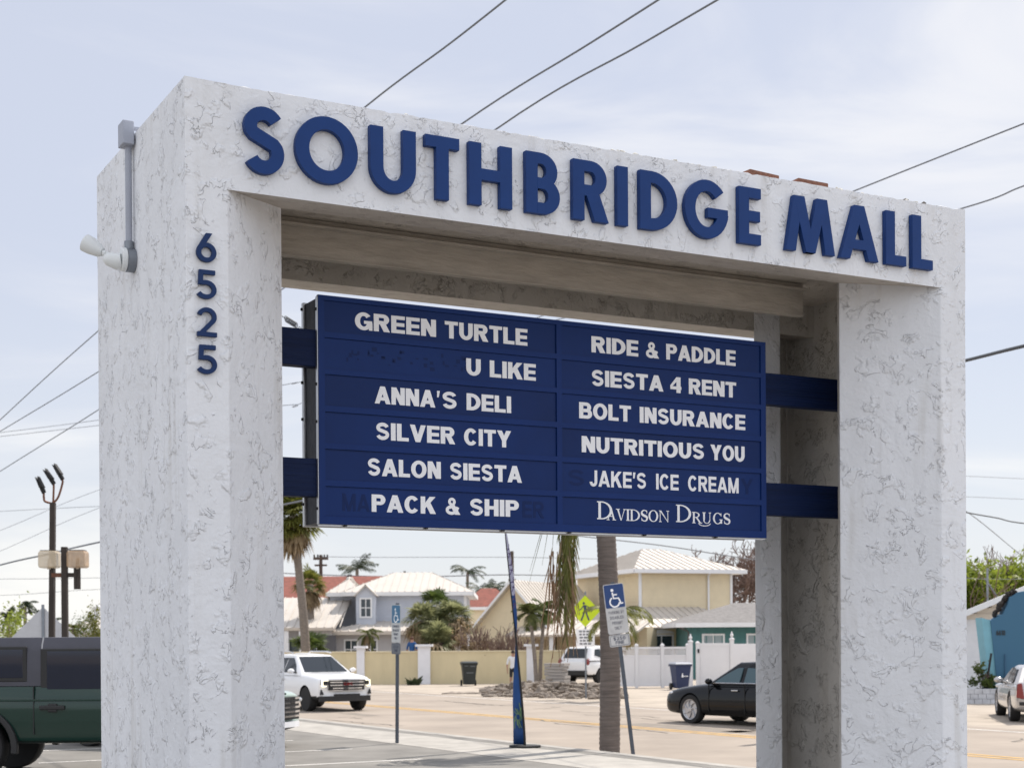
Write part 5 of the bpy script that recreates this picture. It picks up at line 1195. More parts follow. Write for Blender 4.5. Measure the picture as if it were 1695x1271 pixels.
    for s in (-1, 1):
        if 'mir' in S:
            x, z, w = S['mir']; b = MB(); b.blob((x, s * (w + .12), z), (.07, .11, .075), 1, .05, 2); o = b.build('mirror', S.get('mirm', paint), t, smooth=180)
            b = MB(); b.tube([(x + .02, s * (w - .12), z - .07), (x, s * (w + .06), z - .03)], .028, 6); b.build('stalk', trim_b, o)
        for x, z in S.get('hnd', []): b = MB(); b.box((x - .10, min(s * (S['hw'] - .01), s * (S['hw'] + .022)), z - .015), (x + .10, max(s * (S['hw'] - .01), s * (S['hw'] + .022)), z + .015)); b.build('door_handle', S.get('hndm', paint), t, bevel=.008)
    return t
def bar(mb, x, y0, y1, z0, z1, d=.03, bow=0.0, n=6):
    """horizontal bar across a vehicle's nose, bowed back towards the sides"""
    r = []
    for i in range(n + 1):
        y = y0 + (y1 - y0) * i / n; xx = x - bow * y * y; r.append([(xx - d, y, z0), (xx, y, z0), (xx, y, z1), (xx - d, y, z1)])
    mb.loft(r); return mb
H0_ = (.5, -.866)
white_p = mat('car_paint_white', (.80, .80, .81), .25, var=.0, coat=.6)
# white crossover on the road
SUV = dict(bow=.27, st=[(2.30, .40, .88, .80), (2.28, .34, .94, .85), (2.20, .30, .985, .89), (1.95, .28, 1.03, .915), (1.4, .28, 1.075, .92), (.75, .28, 1.11, .92), (-.3, .28, 1.10, .92), (-1.4, .30, 1.10, .92), (-2.0, .32, 1.10, .89), (-2.22, .40, 1.06, .82), (-2.28, .45, .98, .74)],
           ax=(1.36, -1.37), r=.355, tw=.235, hw=.92, clad=.44, cab=((1.06, .05, -1.70, -2.20), 1.08, 1.60, .87, .60), crown=.07, rim=(5, .0), mir=(.62, 1.15, .88),
           win=[[(.62, .06), (-.22, .06), (-.22, .86), (.02, .86), (.35, .5)], [(-.30, .06), (-1.15, .06), (-1.15, .84), (-.30, .86)], [(-1.25, .1), (-1.75, .3), (-1.6, .78), (-1.25, .82)]], hnd=[(-.1, .92), (-1.05, .93)])
pf = (G(490, 1177) + G(593, 1174)) / 2
ctr = Vector((pf.x - H0_[0] * 1.36 + .12, pf.y - H0_[1] * 1.36, 0))
ws = car('white_suv', 'white crossover with glowing daytime running lights driving along the road toward us', 'car', ctr, (.54, -.842), SUV, white_p)
b = MB(); b.M = Matrix.Identity(4)
bar(b, 2.315, -.56, .56, .62, .91, .06, .27); b.build('grille', trim_b, ws)
for z in (.66, .745, .83): b = MB(); bar(b, 2.33, -.53 + (.07 if z < .7 else 0), .53 - (.07 if z < .7 else 0), z, z + .028, .02, .27); b.build('grille_bar', chrome, ws)
b = MB(); bar(b, 2.326, -.57, .57, .895, .915, .03, .27); bar(b, 2.322, -.48, .48, .605, .622, .03, .27); b.build('grille_surround', chrome, ws)
b = MB(); 
for i, c in enumerate('CMG'): stamp(b, [], 0, 0, 1, 1, 0, 0)
for i, c in enumerate('GMC'):
    for pc in glyph(c, .95, .24, .2): b.prism([(-.15 + i * .105 + a * .09, .755 + z_ * .085) for a, z_ in pc], 2.331, 2.338, 'x')
b.build('badge', red_m, ws)
for s in (-1, 1):
    b = MB(); bar(b, 2.335, s * .60, s * .77, .77, .90, .06, .27); o = b.build('headlight', trim_b, ws)
    b = MB(); bar(b, 2.345, s * .59, s * .77, .882, .905, .02, .27); bar(b, 2.345, s * .73, s * .77, .72, .881, .02, .27); bar(b, 2.345, s * .64, s * .729, .72, .742, .02, .27); b.build('light_guide', drl_m, o)
    b = MB(); b.prism([(s * .70, .50), (s * .80, .49), (s * .77, .64)], 2.10, 2.19, 'x'); b.build('fog_vent', trim_b, ws)
    b = MB(); b.tube([(.0, s * .60, 1.66), (-.3, s * .60, 1.70), (-1.4, s * .60, 1.70), (-1.65, s * .60, 1.63)], .022, 6); b.build('roof_rail', chrome, ws)
b = MB(); bar(b, 2.318, -.80, .80, .30, .45, .10, .27); bar(b, 2.308, -.40, .40, .451, .51, .06, .27); b.build('lower_intake', trim_b, ws)
b = MB(); b.box((.55, .05, 1.02), (.75, .12, 1.1)); 
# black sedan
SED = dict(st=[(2.42, .34, .66, .66), (2.36, .24, .74, .78), (2.1, .20, .83, .88), (1.4, .19, .93, .92), (.85, .19, .98, .925), (-.2, .19, .98, .925), (-1.4, .20, 1.00, .92), (-2.0, .24, 1.01, .88), (-2.32, .30, .98, .80), (-2.42, .42, .84, .70)],
           ax=(1.42, -1.40), r=.345, tw=.225, hw=.925, cab=((1.02, .10, -1.05, -1.95), .965, 1.46, .86, .62), crown=.035, rim=(7, .55), mir=(.70, 1.02, .88),
           win=[[(.66, .07), (-.12, .07), (-.12, .76), (.04, .74), (.30, .50)], [(-.26, .07), (-1.15, .07), (-1.25, .26), (-.95, .68), (-.26, .76)]], hnd=[(-.06, .82), (-1.10, .84)], hndm=chrome, sglass=mat('sedan_glass', (.055, .10, .12), .05, spec=.5))
black_p = mat('car_paint_black', (.004, .0045, .006), .10, spec=.35)
hs = Vector((-.62, .785, 0)).normalized(); ln = Vector((-hs.y, hs.x, 0)); wh_ = G(1147, 1197); ct = wh_ - ln * .80 - hs * 1.42
bs = car('black_sedan', 'glossy black sedan with swirling alloy wheels heading away past the right pillar', 'car', (ct.x, ct.y, 0), (hs.x, hs.y), SED, black_p)
for s in (-1, 1):
    b = MB(); b.blob((2.14, s * .72, .715), (.14, .11, .045), 1, .1, 2); b.build('headlight', lens_m, bs, smooth=180)
    b = MB(); b.tube([(.80, s * .885, .985), (-1.3, s * .885, .99)], .012, 6); b.build('belt_chrome', chrome, bs)
    b = MB(); b.blob((-2.33, s * .68, .88), (.10, .16, .07), 2, .1, 2); b.build('tail_light', red_m, bs, smooth=180)
    for x in (.78, -.36): b = MB(); b.box((x - .004, min(s * .9, s * .931), .30), (x + .004, max(s * .9, s * .931), .95)); b.build('door_gap', trim_b, bs)
b = MB(); b.blob((.25, -.02, 1.0), (.10, .12, .14), 4, .1, 2); 
# silver saloon at the right edge
SIL = dict(SED); SIL['st'] = [(2.40, .34, .64, .66), (2.3, .25, .72, .80), (1.9, .20, .80, .88), (1.2, .2, .87, .91), (.6, .2, .90, .91), (-.3, .2, .90, .915), (-1.4, .2, .93, .915), (-2.1, .24, .97, .90), (-2.42, .29, .97, .87), (-2.48, .34, .92, .82)]
SIL.update(hw=.915, cab=((.85, .05, -1.05, -1.75), .89, 1.31, .84, .62), rim=(8, 0), hndm=chrome, mir=(.55, .94, .82), win=[[(.6, .05), (-.32, .05), (-.32, .88), (-.02, .88), (.3, .55)], [(-.40, .05), (-1.25, .05), (-1.38, .25), (-1.02, .80), (-.40, .88)]]); del SIL['sglass']
silver_p = mat('car_paint_silver', (.50, .49, .49), .22, .55, coat=.6)
hd = Vector((.20, .98, 0)).normalized(); lf_ = Vector((-hd.y, hd.x, 0)); rw = G(1678, 1193); cs = rw - lf_ * .80 + hd * 1.40
ss = car('silver_sedan', 'silver sedan with tall red tail light parked by the blue wall at the right edge', 'car', (cs.x, cs.y, 0), (hd.x, hd.y), SIL, silver_p)
for s in (-1, 1):
    b = MB(); b.prism([(s * .68, .56), (s * .87, .60), (s * .85, .92), (s * .74, .945)], -2.52, -2.36, 'x'); b.build('tail_light', red_m, ss, bevel=.02)
    b = MB(); b.tube([(.60, s * .865, .915), (-1.4, s * .865, .925)], .014, 6); b.build('belt_chrome', chrome, ss)
    b = MB(); b.blob((2.18, s * .72, .74), (.14, .12, .07), 1, .1, 2); b.build('headlight', lens_m, ss, smooth=180)
b = MB(); b.box((-2.50, -.80, .42), (-2.475, .80, .50)); b.build('bumper_strip', trim_b, ss)
# parked white car behind the palms
PW = dict(SUV); PW['cab'] = ((1.0, .2, -1.85, -2.2), 1.12, 1.68, .87, .70); PW['rimm'] = rim_m; PW['rim'] = (6, 0)
hd = Vector((.62, .785, 0)); pc = Vector((X(985, 69), 69.5, 0)) + hd * .6
pw_ = car('white_suv', 'white parked crossover seen from behind between the slim palms and the thick trunk', 'car', (pc.x, pc.y, 0), (hd.x, hd.y), PW, white_p)
for s in (-1, 1): b = MB(); b.blob((-2.2, s * .76, 1.0), (.09, .10, .16), 1, .1, 2); b.build('tail_light', red_m, pw_, smooth=180)
b = MB(); b.box((-2.32, -.75, .42), (-2.24, .75, .62)); b.build('bumper_step', trim_b, pw_)
# the car whose nose shows beside the left pillar
nf = Vector((X(485, 27.5), 27.5, .12)); hd = Vector((.90, -.43, 0)).normalized(); lfn = Vector((-hd.y, hd.x, 0)); nc = nf - hd * 2.30 - lfn * .35
NOS = dict(SUV); NOS['rim'] = (6, 0)
nose = car('pale_green_car', 'pale green car with chrome barred grille, only its nose showing beside the left pillar', 'car', (nc.x, nc.y, .12), (hd.x, hd.y), NOS, mat('car_paint_pale_green', (.40, .50, .44), .2, coat=.8))
b = MB(); bar(b, 2.318, -.62, .62, .50, .90, .06, .20); b.build('grille', trim_b, nose)
for z in (.54, .62, .70, .78, .86): b = MB(); bar(b, 2.335, -.62, .62, z, z + .035, .03, .20); b.build('grille_bar', chrome, nose)
b = MB(); bar(b, 2.32, -.62, .62, .36, .46, .05, .20); b.build('number_plate', vinyl_white, nose)
for s in (-1, 1): b = MB(); b.blob((2.12, s * .74, .84), (.09, .11, .05), 1, .1, 2); b.build('headlight', lens_m, nose, smooth=180)

# green off-roader at the left edge: boxy, grey hard top
FG = 21.5
gl = Vector((X(86, FG), FG, .12))        # rear door handle, on the near side plane
gt = thing('green_offroader', 'dark green boxy off roader with grey hard top parked at the left edge', 'car', (gl.x - .45 + 1.2, FG + .96, .12), 0)
ox = gt.location.x
green_p = mat('car_paint_green', (.007, .033, .025), .12, coat=.25, spec=.4); grey_top = mat('hard_top_grey', (.055, .055, .072), .5, var=.12, vscale=3)
zf_ = lambda py: Zh(86, py, FG) - .12
wx = lambda px: X(px, FG) - ox
xr_, xf_ = -2.15, wx(412)
zbelt = zf_(1135)
st = []
for y, zo in ((-.96, 0), (.96, 0)): pass
def side_loft(xa, xb, prof): return [[(x, y, z) for y, z in prof] for x in (xa, xb)]
prof = [(-.80, .48), (-.93, .52), (-.96, .80), (-.965, 1.04), (-.955, 1.10), (-.94, zbelt), (.94, zbelt), (.955, 1.10), (.965, 1.04), (.96, .80), (.93, .52), (.80, .48)]
body = MB().loft([[(x, y * k, z if z < zt else zt - (zbelt - z) * 0) for y, z in prof] for x, k, zt in ((xr_, .97, 9), (xr_ + .06, 1, 9), (1.1, 1, 9), (xf_ - .10, .99, 9), (xf_, .95, 9))]).build('body', green_p, None, bevel=.03)
applied(body); cut = []
AX = (wx(-44), wx(-44) + 2.60)
for ax in AX:
    for s in (-1, 1): c = MB(); c.M = Matrix.Translation((ax, s * .85, .42)); c.lathe([(.001, -.25), (.53, -.25), (.53, .3), (.001, .3)], 32, 'y'); cut.append(c.build('c', trim_b, None))
boolean(body, cut); [kill(c) for c in cut]; body.parent = gt
for f in body.data.polygons: f.use_smooth = True
sharp(body, 30)
ztop = zf_(1054)
tp = [(-.925, zbelt + .001), (-.915, zf_(1080)), (-.885, zf_(1066)), (-.82, ztop - .005), (-.5, ztop), (.5, ztop), (.82, ztop - .005), (.885, zf_(1066)), (.915, zf_(1080)), (.925, zbelt + .001)]
seam = wx(67)
MB().loft([[(x, y, z) for y, z in tp] for x in (xr_ + .05, seam - .012)]).build('hard_top', grey_top, gt, smooth=30)
MB().loft([[(x, y * .992, z - .006) for y, z in tp] for x in (seam - .0125, seam + .012)]).build('top_seam', mat('seam_white', (.45, .45, .46), .5), gt, smooth=30)
MB().loft([[(x, y * (1 if x < .8 else .93), z if z < zf_(1075) or x < .8 else z) for y, z in tp] for x in (seam + .0125, xf_ - 1.55)]).build('front_roof', grey_top, gt, smooth=30)
b = MB(); b.loft([[(xf_ - 1.549, -.90, zbelt), (xf_ - 1.549, .90, zbelt), (xf_ - 1.549, .84, ztop - .03), (xf_ - 1.549, -.84, ztop - .03)], [(xf_ - 1.1, -.90, zbelt), (xf_ - 1.1, .90, zbelt), (xf_ - 1.5, .82, ztop - .03), (xf_ - 1.5, -.82, ztop - .03)]]); b.build('windshield', glass_c, gt)
gg = mat('tinted_glass', (.006, .011, .028), .03, spec=.5)
def sidewin(x0, x1, z0, z1, nm, m_, y=-.93, th=.03, rr=.06):
    for s in (1, -1):
        yy0, yy1 = sorted((s * y, s * (y - th * (1 if y > 0 else -1)))) if False else sorted((s * abs(y), s * (abs(y) - th)))
        b = MB(); b.box((x0, yy0, z0), (x1, yy1, z1)); o = b.build(nm, m_, gt, bevel=rr * .35)
sidewin(wx(-60), wx(43), zf_(1128), zf_(1069), 'window_frame', trim_b, .931)
sidewin(wx(-57), wx(37), zf_(1122), zf_(1074), 'quarter_window', gg, .936)
sidewin(wx(66), wx(300), zf_(1147), zf_(1073), 'window_frame', trim_b, .940)
sidewin(wx(76), wx(186), zf_(1141), zf_(1077), 'door_window', gg, .947)
sidewin(wx(196), wx(292), zf_(1141), zf_(1077), 'door_window', gg, .947)
for s in (-1, 1):
    for px in (55, 190): b = MB(); b.box((wx(px) - .006, min(s * .93, s * .971), .62), (wx(px) + .006, max(s * .93, s * .971), zbelt)); b.build('door_gap', trim_b, gt)
    b = MB(); b.box((wx(-200), min(s * .94, s * .974), zf_(1160)), (wx(440), max(s * .94, s * .974), zf_(1156.5))); b.build('body_crease', green_p, gt, bevel=.008)
    for px in (86, 216):
        b = MB(); b.box((wx(px - 21), min(s * .95, s * 1.0), zf_(1174)), (wx(px + 21), max(s * .95, s * 1.0), zf_(1167))); b.box((wx(px - 7), min(s * .95, s * .990), zf_(1178)), (wx(px + 8), max(s * .95, s * .990), zf_(1164))); b.build('door_handle', trim_b, gt, bevel=.012)
    for ax in AX: wheel(gt, ax, s * .84, .42, .28, (6, 0), mat('rim_dark', (.06, .06, .065), .35, .7))
    for ax in AX:
        b = MB(); b.M = Matrix.Translation((ax, s * .965, .42)); poly = band(0, 0, (.62, .60), (.53, .53), -8, 188, 20); b.prism(poly, -.05, .05, 'y'); b.build('wheel_arch', trim_b, gt, bevel=.015)
b = MB(); b.box((xr_ - .09, -.9, .55), (xr_, .9, .75)); b.build('rear_bumper', trim_b, gt); b = MB(); b.box((xf_, -.9, .52), (xf_ + .12, .9, .74)); b.build('front_bumper', trim_b, gt)
MB().box((xr_ - .004, -.80, zbelt + .1), (xr_ + .06, .80, ztop - .22)).build('rear_window', gg, gt)
# ------------------------------------------------------------------ lamp posts at left
bronze = mat('bronze_pole', (.045, .034, .028), .6, .3, var=.2)
copper = mat('rust_conduit', (.17, .075, .045), .6, .5, var=.3)
amber = mat('amber_lens', (.66, .55, .40), .3, var=.15, vscale=3, alpha=.62)
amber_d = mat('amber_lens_stained', (.50, .33, .19), .3, var=.3, vscale=3, alpha=.68)
FL = 31.5
z_ = lambda py: Zh(90, py, FL) - .12
tp_ = thing('floodlight_pole', 'tall square brown pole with three floodlights on curved rusty conduits', 'lamp post', (X(85, FL), FL, .12)); ox = tp_.location.x
b = MB(); b.loft([[(sx * .058 - .02 + .02 * 0, sy * .058, -.1) for sx, sy in ((-1, -1), (1, -1), (1, 1), (-1, 1))], [(sx * .052 + .055, sy * .052, z_(832)) for sx, sy in ((-1, -1), (1, -1), (1, 1), (-1, 1))]]); b.build('pole', bronze, tp_)
x0, zt = .055, z_(832)
tips = [((76, 815), (78, 830), (71, 802)), ((91, 800), (90, 830), (82, 785)), ((104, 792), (97, 822), (93, 772))]
for i, (el, mid, tip) in enumerate(tips):
    yo = (-.06, .0, .06)[i]
    pts = [(x0, 0, zt - .02), (lx(mid[0], FL), yo, z_(mid[1])), (lx(el[0], FL), yo, z_(el[1] + 8)), (lx(el[0], FL), yo, z_(el[1]))]
    MB().tube(catmull(pts, 5), .022, 8).build('conduit', copper, tp_, smooth=180)
    e, t_ = Vector((lx(el[0], FL), yo, z_(el[1]))), Vector((lx(tip[0], FL), yo - .03, z_(tip[1])))
    d = (t_ - e).normalized(); b = MB(); b.tube([e - d * .02, e + d * .10], [.045, .05], 10); o = b.build('floodlight', black_rub, tp_, smooth=40)
    s_ = Vector((0, 1, 0)); n_ = d.cross(s_); b = MB()
    p = [e + d * .09 + n_ * .03, e + d * .09 - n_ * .05, e + d * .34 - n_ * .035, t_ - n_ * .005, e + d * .34 + n_ * .02]
    w = .11; b.add([q - s_ * w * (1 if k < 4 else 1) for k, q in enumerate(p)] + [q + s_ * w for q in p], [(0, 1, 2, 3, 4), (9, 8, 7, 6, 5)] + [(k, k + 5, (k + 1) % 5 + 5, (k + 1) % 5) for k in range(5)]); b.build('housing', black_rub, o, bevel=.01)
lp = thing('lantern_post', 'square brown post carrying two amber box lanterns on a cross arm', 'lamp post', (X(108, FL - .6), FL - .6, .12)); f_ = FL - .6; ox = lp.location.x
z_ = lambda py: Zh(105, py, f_) - .12
MB().box((-.058, -.058, -.1), (.058, .058, z_(905))).build('post', bronze, lp, bevel=.006)
xL, xR = lx(87, f_), lx(129, f_)
MB().box((xL, -.04, z_(955)), (-.06, .04, z_(948))).build('cross_arm', copper, lp); MB().box((.06, -.04, z_(955)), (xR, .04, z_(948))).build('cross_arm', bronze, lp)
for i, (xc, m_) in enumerate(((lx(83, f_), amber), (lx(130, f_), amber_d))):
    b = MB(); w, d, z0, z1 = .185, .17, z_(940), z_(911.5); b.loft([[(xc + sx * w * k, sy * d * k, z) for sx, sy in ((-1, -1), (1, -1), (1, 1), (-1, 1))] for z, k in ((z0, .86), (z0 + .03, 1), (z1 - .05, 1), (z1, .86))]); o = b.build('lantern', m_, lp, bevel=.03)
    b = MB(); b.tube([(xc, 0, z0 - .02), (xc, 0, z0 + .09)], .045, 10); b.blob((xc, -.0, z0 + .14), (.04, .04, .07), 1, 0, 2); b.build('bulb', mat('bulb', (.7, .6, .5), .3), o, smooth=180)
    b = MB(); b.box((xc - .15, -.13, z1 + .001), (xc + .15, .13, z1 + .012)); b.build('lid', bronze, o)
    for dx in ((.06,) if i == 0 else (-.05, .02)): b = MB(); b.box((xc + dx - .028, -.03, z_(975)), (xc + dx + .028, .03, z0 - .001)); b.build('stem', bronze, lp)
# back of a diamond warning board on its steel post
ds = thing('warning_sign', 'plain grey back of a diamond warning sign behind the lamp posts', 'sign', (X(72, 41), 41, 0)); ox = ds.location.x
zt = Zh(72, 1004, 41); r_ = 1.08
MB().prism([(0, zt), (r_, zt - r_ * .95), (0, zt - 1.9 * r_), (-r_ * 1.0, zt - r_ * .95)], 0, .012, 'y').build('sign_plate', mat('sign_back', (.50, .50, .52), .5, .2, var=.06), ds)
MB().box((-.035, -.045, 0), (.035, -.001, zt + .06)).build('post', steel, ds)

# ------------------------------------------------------------------ parking signs
sign_w = mat('sign_white', (.52, .52, .52), .5, var=.14, vscale=6); sign_b = mat('sign_blue', (.010, .045, .17), .4, var=.1); sign_bf = mat('sign_blue_faded', (.025, .14, .27), .4, var=.1); ink = mat('sign_ink', (.05, .06, .10), .6); ink_b = mat('sign_ink_faded', (.14, .145, .17), .7); post_m = mat('sign_post_grey', (.085, .10, .125), .5, .5, var=.2)
def rrect(x0, z0, x1, z1, r, n=5):
    p = []
    for cx_, cz_, a in ((x1 - r, z1 - r, 0), (x0 + r, z1 - r, 90), (x0 + r, z0 + r, 180), (x1 - r, z0 + r, 270)): p += arcp(cx_, cz_, r, r, a, a + 90, n)
    return p
def wheelchair(mb, cx_, cz_, s, y0, y1):
    q = lambda pts: [(cx_ + a * s, cz_ + b_ * s) for a, b_ in pts]
    mb.prism(q(arcp(-.10, .86, .085, .085, 0, 330, 12)), y0, y1)
    for i, pc in enumerate((sweep2([(-.10, .74), (-.06, .40), (.22, .40), (.34, .08), (.46, .12)], .09), sweep2([(-.08, .60), (.16, .60)], .075), sweep2(arcp(-.02, .20, .27, .27, 118, 350, 22), .085))): mb.prism(q(pc), y0, y1 - .0004 * (i + 1))
def parking_sign(label, base, rz, tilt, zb, w, h, blue, fade, fine):
    t = thing('parking_sign', label, 'sign', base, rz); t.rotation_euler = (0, tilt, rz)
    MB().box((-.03, .004, -.3), (.03, .05, zb + h + .03)).build('post', post_m, t, bevel=.004)
    p = MB().prism(rrect(-w / 2, zb, w / 2, zb + h, .035), -.003, .003).build('sign_plate', sign_w, t)
    MB().prism(rrect(-w / 2 + .012, zb + h * .52, w / 2 - .012, zb + h - .012, .026), -.0045, -.0031).build('blue_field', blue, p)
    g = MB(); wheelchair(g, 0, zb + h * .565, h * .36, -.0062, -.0046); g.build('wheelchair_symbol', vinyl_white, p)
    for i, (s, k) in enumerate((('PARKING BY', .74), ('DISABLED', .66), ('PERMIT', .50), ('ONLY', .34))):
        g = MB(); z = zb + h * (.40 - i * .105); write(g, s, -w * k / 2, w * k / 2, z, h * .06, -.0031, -.0045, .2, .18, .16); g.build('lettering', fade, p)
    q = MB().prism(rrect(-w / 2, zb - .215, w / 2, zb - .012, .03), -.003, .003).build('fine_plate', fine, t)
    f = MB()
    for k, pc in enumerate((sweep2(rrect(-w / 2 + .018, zb - .197, w / 2 - .018, zb - .03, .02) + [(w / 2 - .018, zb - .05)], .008),)): f.prism(pc, -.0042, -.0031)
    f.build('border', ink, q)
    for s, z, k in (('$250', zb - .105, .58), ('FINE', zb - .175, .42)): g = MB(); write(g, s, -w * k / 2, w * k / 2, z, .055, -.0031, -.0046, .2, .18, .14); g.build('lettering', ink, q)
    return t
F2 = 26.0; zb2 = Zh(1020, 1047, F2) - .12
parking_sign('leaning disabled parking sign with fine plate in front of the thick palm trunk', (X(1047, F2), F2, .12), rad(10), rad(-6.8), zb2, .36, .85, sign_b, ink_b, sign_w)
F1 = 28.3; zb1 = Zh(655, 1063, F1) - .12
parking_sign('upright disabled parking sign with faded blue field left of the fan palms', (X(654, F1), F1, .12), rad(-58), rad(1.2), zb1, .35, .70, sign_bf, ink, mat('fine_plate_dark', (.16, .17, .19), .5))

# ------------------------------------------------------------------ pedestrian crossing sign
FP = 52.0
pd = thing('pedestrian_sign', 'fluorescent yellow green diamond pedestrian crossing sign with white text plate on one post', 'sign', (X(969, FP), FP, 0), rad(-20))
zc = Zh(969, 1011, FP); r_ = .54
MB().tube([(0, .03, -.1), (0, .03, zc + .66)], .03, 8).build('post', steel, pd)
p = MB().prism([(0, zc + r_), (-r_, zc), (0, zc - r_), (r_, zc)], -.004, .0, 'y').build('sign_plate', mat('fluoro_yellow', (.58, .72, .01), .5), pd)
g = MB(); k = .34
q = lambda pts: [(a * k, zc + b_ * k) for a, b_ in pts]
g.prism(q(arcp(-.14, .78, .13, .13, 0, 330, 12)), -.0062, -.0041)
for i, pc in enumerate(([(-.22, .60), (.10, .62), (.20, .05), (-.12, .05)], sweep2([(-.05, .08), (-.20, -.42), (-.42, -.95)], .17), sweep2([(.08, .08), (.18, -.38), (.40, -.92)], .17), sweep2([(-.16, .55), (-.40, .22), (-.62, .10)], .11), sweep2([(.06, .55), (.36, .38), (.40, .05)], .11))): g.prism(q(pc), -.0062 + .0003 * (i + 1), -.0041)
g.build('walking_figure', ink, p)
z1 = Zh(969, 1041, FP); z0 = Zh(969, 1069, FP)
p = MB().prism(rrect(-.33, z0, .33, z1, .03), -.004, .0).build('text_plate', vinyl_white, pd)
for i in range(5):
    g = MB(); z = z1 - .10 - i * .105; x = -.22 + random.uniform(-.03, .03)
    while x < .22: w_ = random.uniform(.05, .13); g.box((x, -.0056, z), (min(x + w_, .27), -.0041, z + .055)); x += w_ + .035
    g.build('text_line', ink_b, p)

# ------------------------------------------------------------------ feather flag
FF = 27.0
ff = thing('feather_flag', 'tall blue feather flag with pale top and green logo on a bowed black pole', 'flag', (X(868, FF), FF, .12)); ox = ff.location.x
zz = lambda py: Zh(855, py, FF) - .12
ctl = [(868, 1236), (866.5, 1201), (861, 1130), (854.5, 1060), (848.5, 1000), (843.5, 945), (839.5, 905), (837, 870), (838, 845)]
pole = catmull([(lx(px, FF), 0, zz(py)) for px, py in ctl], 6)
MB().tube(pole, [.022 - .014 * i / len(pole) for i in range(len(pole))], 8).build('pole', black_rub, ff, smooth=180)
def polex(py):
    for (xa, ya), (xb, yb) in zip(ctl, ctl[1:]):
        if ya >= py >= yb: return xa + (xb - xa) * (ya - py) / (ya - yb)
    return ctl[-1][0]
edge = [(1232, -19), (1201, -17.5), (1160, -15), (1120, -10.5), (1085, -4.5), (1060, -1), (1035, 4), (1015, 6), (985, 6.5), (950, 7), (925, 5.5), (905, 4), (885, 2), (862, 1)]
b = MB(); n = len(edge)
cols = 5
for i, (py, dx) in enumerate(edge):
    for j in range(cols):
        u = j / (cols - 1); px = polex(py) + dx * u; b.v.append((lx(px, FF), .05 * math.sin(u * 3 + py * .03) * u + (.09 * u if dx < 0 else -.09 * u), zz(py)))
for i in range(n - 1):
    for j in range(cols - 1):
        a = i * cols + j; b.f.append([a, a + 1, a + cols + 1, a + cols]); py = edge[i][0]; b.mi.append(0 if py > 1012 else 1)
fl_ = b.build('banner', [mat('flag_blue', (.014, .075, .26), .6, var=.08, trans=.25), mat('flag_pale', (.50, .50, .62), .6, var=.06, trans=.3)], ff, smooth=180, fix=False)
md = fl_.modifiers.new('s', 'SOLIDIFY'); md.thickness = .004
g = MB()
for i, (py, w) in enumerate(((906, 3.2), (919, 4.4), (932, 4.8), (946, 5.0), (960, 5.0), (974, 4.8), (988, 4.6), (1002, 4.2))):
    x = polex(py); zc_ = zz(py); x0 = lx(x + 1.2, FF); x1 = lx(x + 1.2 + w, FF); hh = .055
    for pc in ([(x0, zc_ - hh), (x0 + .015, zc_ - hh), (x1, zc_ + hh), (x1 - .015, zc_ + hh)], [(x0, zc_ + hh * .4), (x1, zc_ + hh * .2), (x1, zc_ + hh * .55), (x0, zc_ + hh * .75)]) if i % 2 else ([(x0, zc_ - hh), (x1, zc_ - hh * .6), (x1, zc_ - hh * .2), (x0, zc_ - hh * .6)], [(x1 - .015, zc_ - hh), (x1, zc_ - hh), (x1, zc_ + hh), (x1 - .015, zc_ + hh)]): g.prism(pc, -.125, -.118)
g.build('worn_lettering', mat('flag_purple', (.09, .06, .17), .7), ff)
g = MB()
for k in range(14):
    a = 2 * math.pi * k / 14; cx_, cz_ = lx(857, FF), zz(1186); rr = .10 + .035 * (k % 3)
    g.prism(sweep2([(cx_ + .03 * math.cos(a), cz_ + .05 * math.sin(a)), (cx_ + rr * .5 * math.cos(a + .2), cz_ + rr * .9 * math.sin(a + .2)), (cx_ + min(.06, max(-.09, rr * .6 * math.cos(a + .5))), cz_ + rr * 1.5 * math.sin(a + .5))], .012), -.03 - .0006 * k, -.006)
g.build('leaf_logo', mat('flag_green', (.12, .20, .08), .7), ff)
MB().tube([(0, 0, 0), (0, 0, .04)], .28, 20).build('base_plate', black_rub, ff)

# ------------------------------------------------------------------ utility poles and wires
wood_p = mat('pole_wood', (.085, .065, .05), .9, var=.25)
up = thing('utility_pole', 'distant wooden utility pole with double cross arm above the red roof', 'utility pole', (X(532, 128), 128, 0)); zt = Zh(532, 918, 128)
MB().tube([(0, 0, -.2), (0, 0, zt)], [.20, .14], 8).build('shaft', wood_p, up)
MB().box((-.62, -.08, zt - .42), (.62, .08, zt - .20)).build('cross_arm', wood_p, up); MB().box((-.52, -.08, zt - .95), (.52, .08, zt - .80)).build('cross_arm', wood_p, up)
for x in (-.55, -.25, .3, .56): MB().tube([(x, 0, zt - .2), (x, 0, zt + .02)], .07, 6).build('insulator', black_rub, up)
u2 = thing('utility_pole', 'thin distant utility pole rising behind the feather flag', 'utility pole', (X(848.5, 120), 120, 0)); MB().tube([(0, 0, -.2), (0, 0, Zh(848, 912, 120))], [.2, .13], 8).build('shaft', wood_p, u2); MB().box((-.3, -.06, 6.6), (.3, .06, 6.75)).build('cross_arm', wood_p, u2)
u3 = thing('steel_mast', 'slim pale steel mast with wire stays above the bright hedge', 'mast', (X(1635, 64), 64, 0)); MB().tube([(0, 0, 0), (0, 0, Zh(1635, 940, 64))], .05, 8).build('shaft', steel, u3); MB().tube([(-.1, 0, Zh(1635, 957, 64)), (.45, 0, Zh(1635, 990, 64))], .025, 6).build('brace', steel, u3)
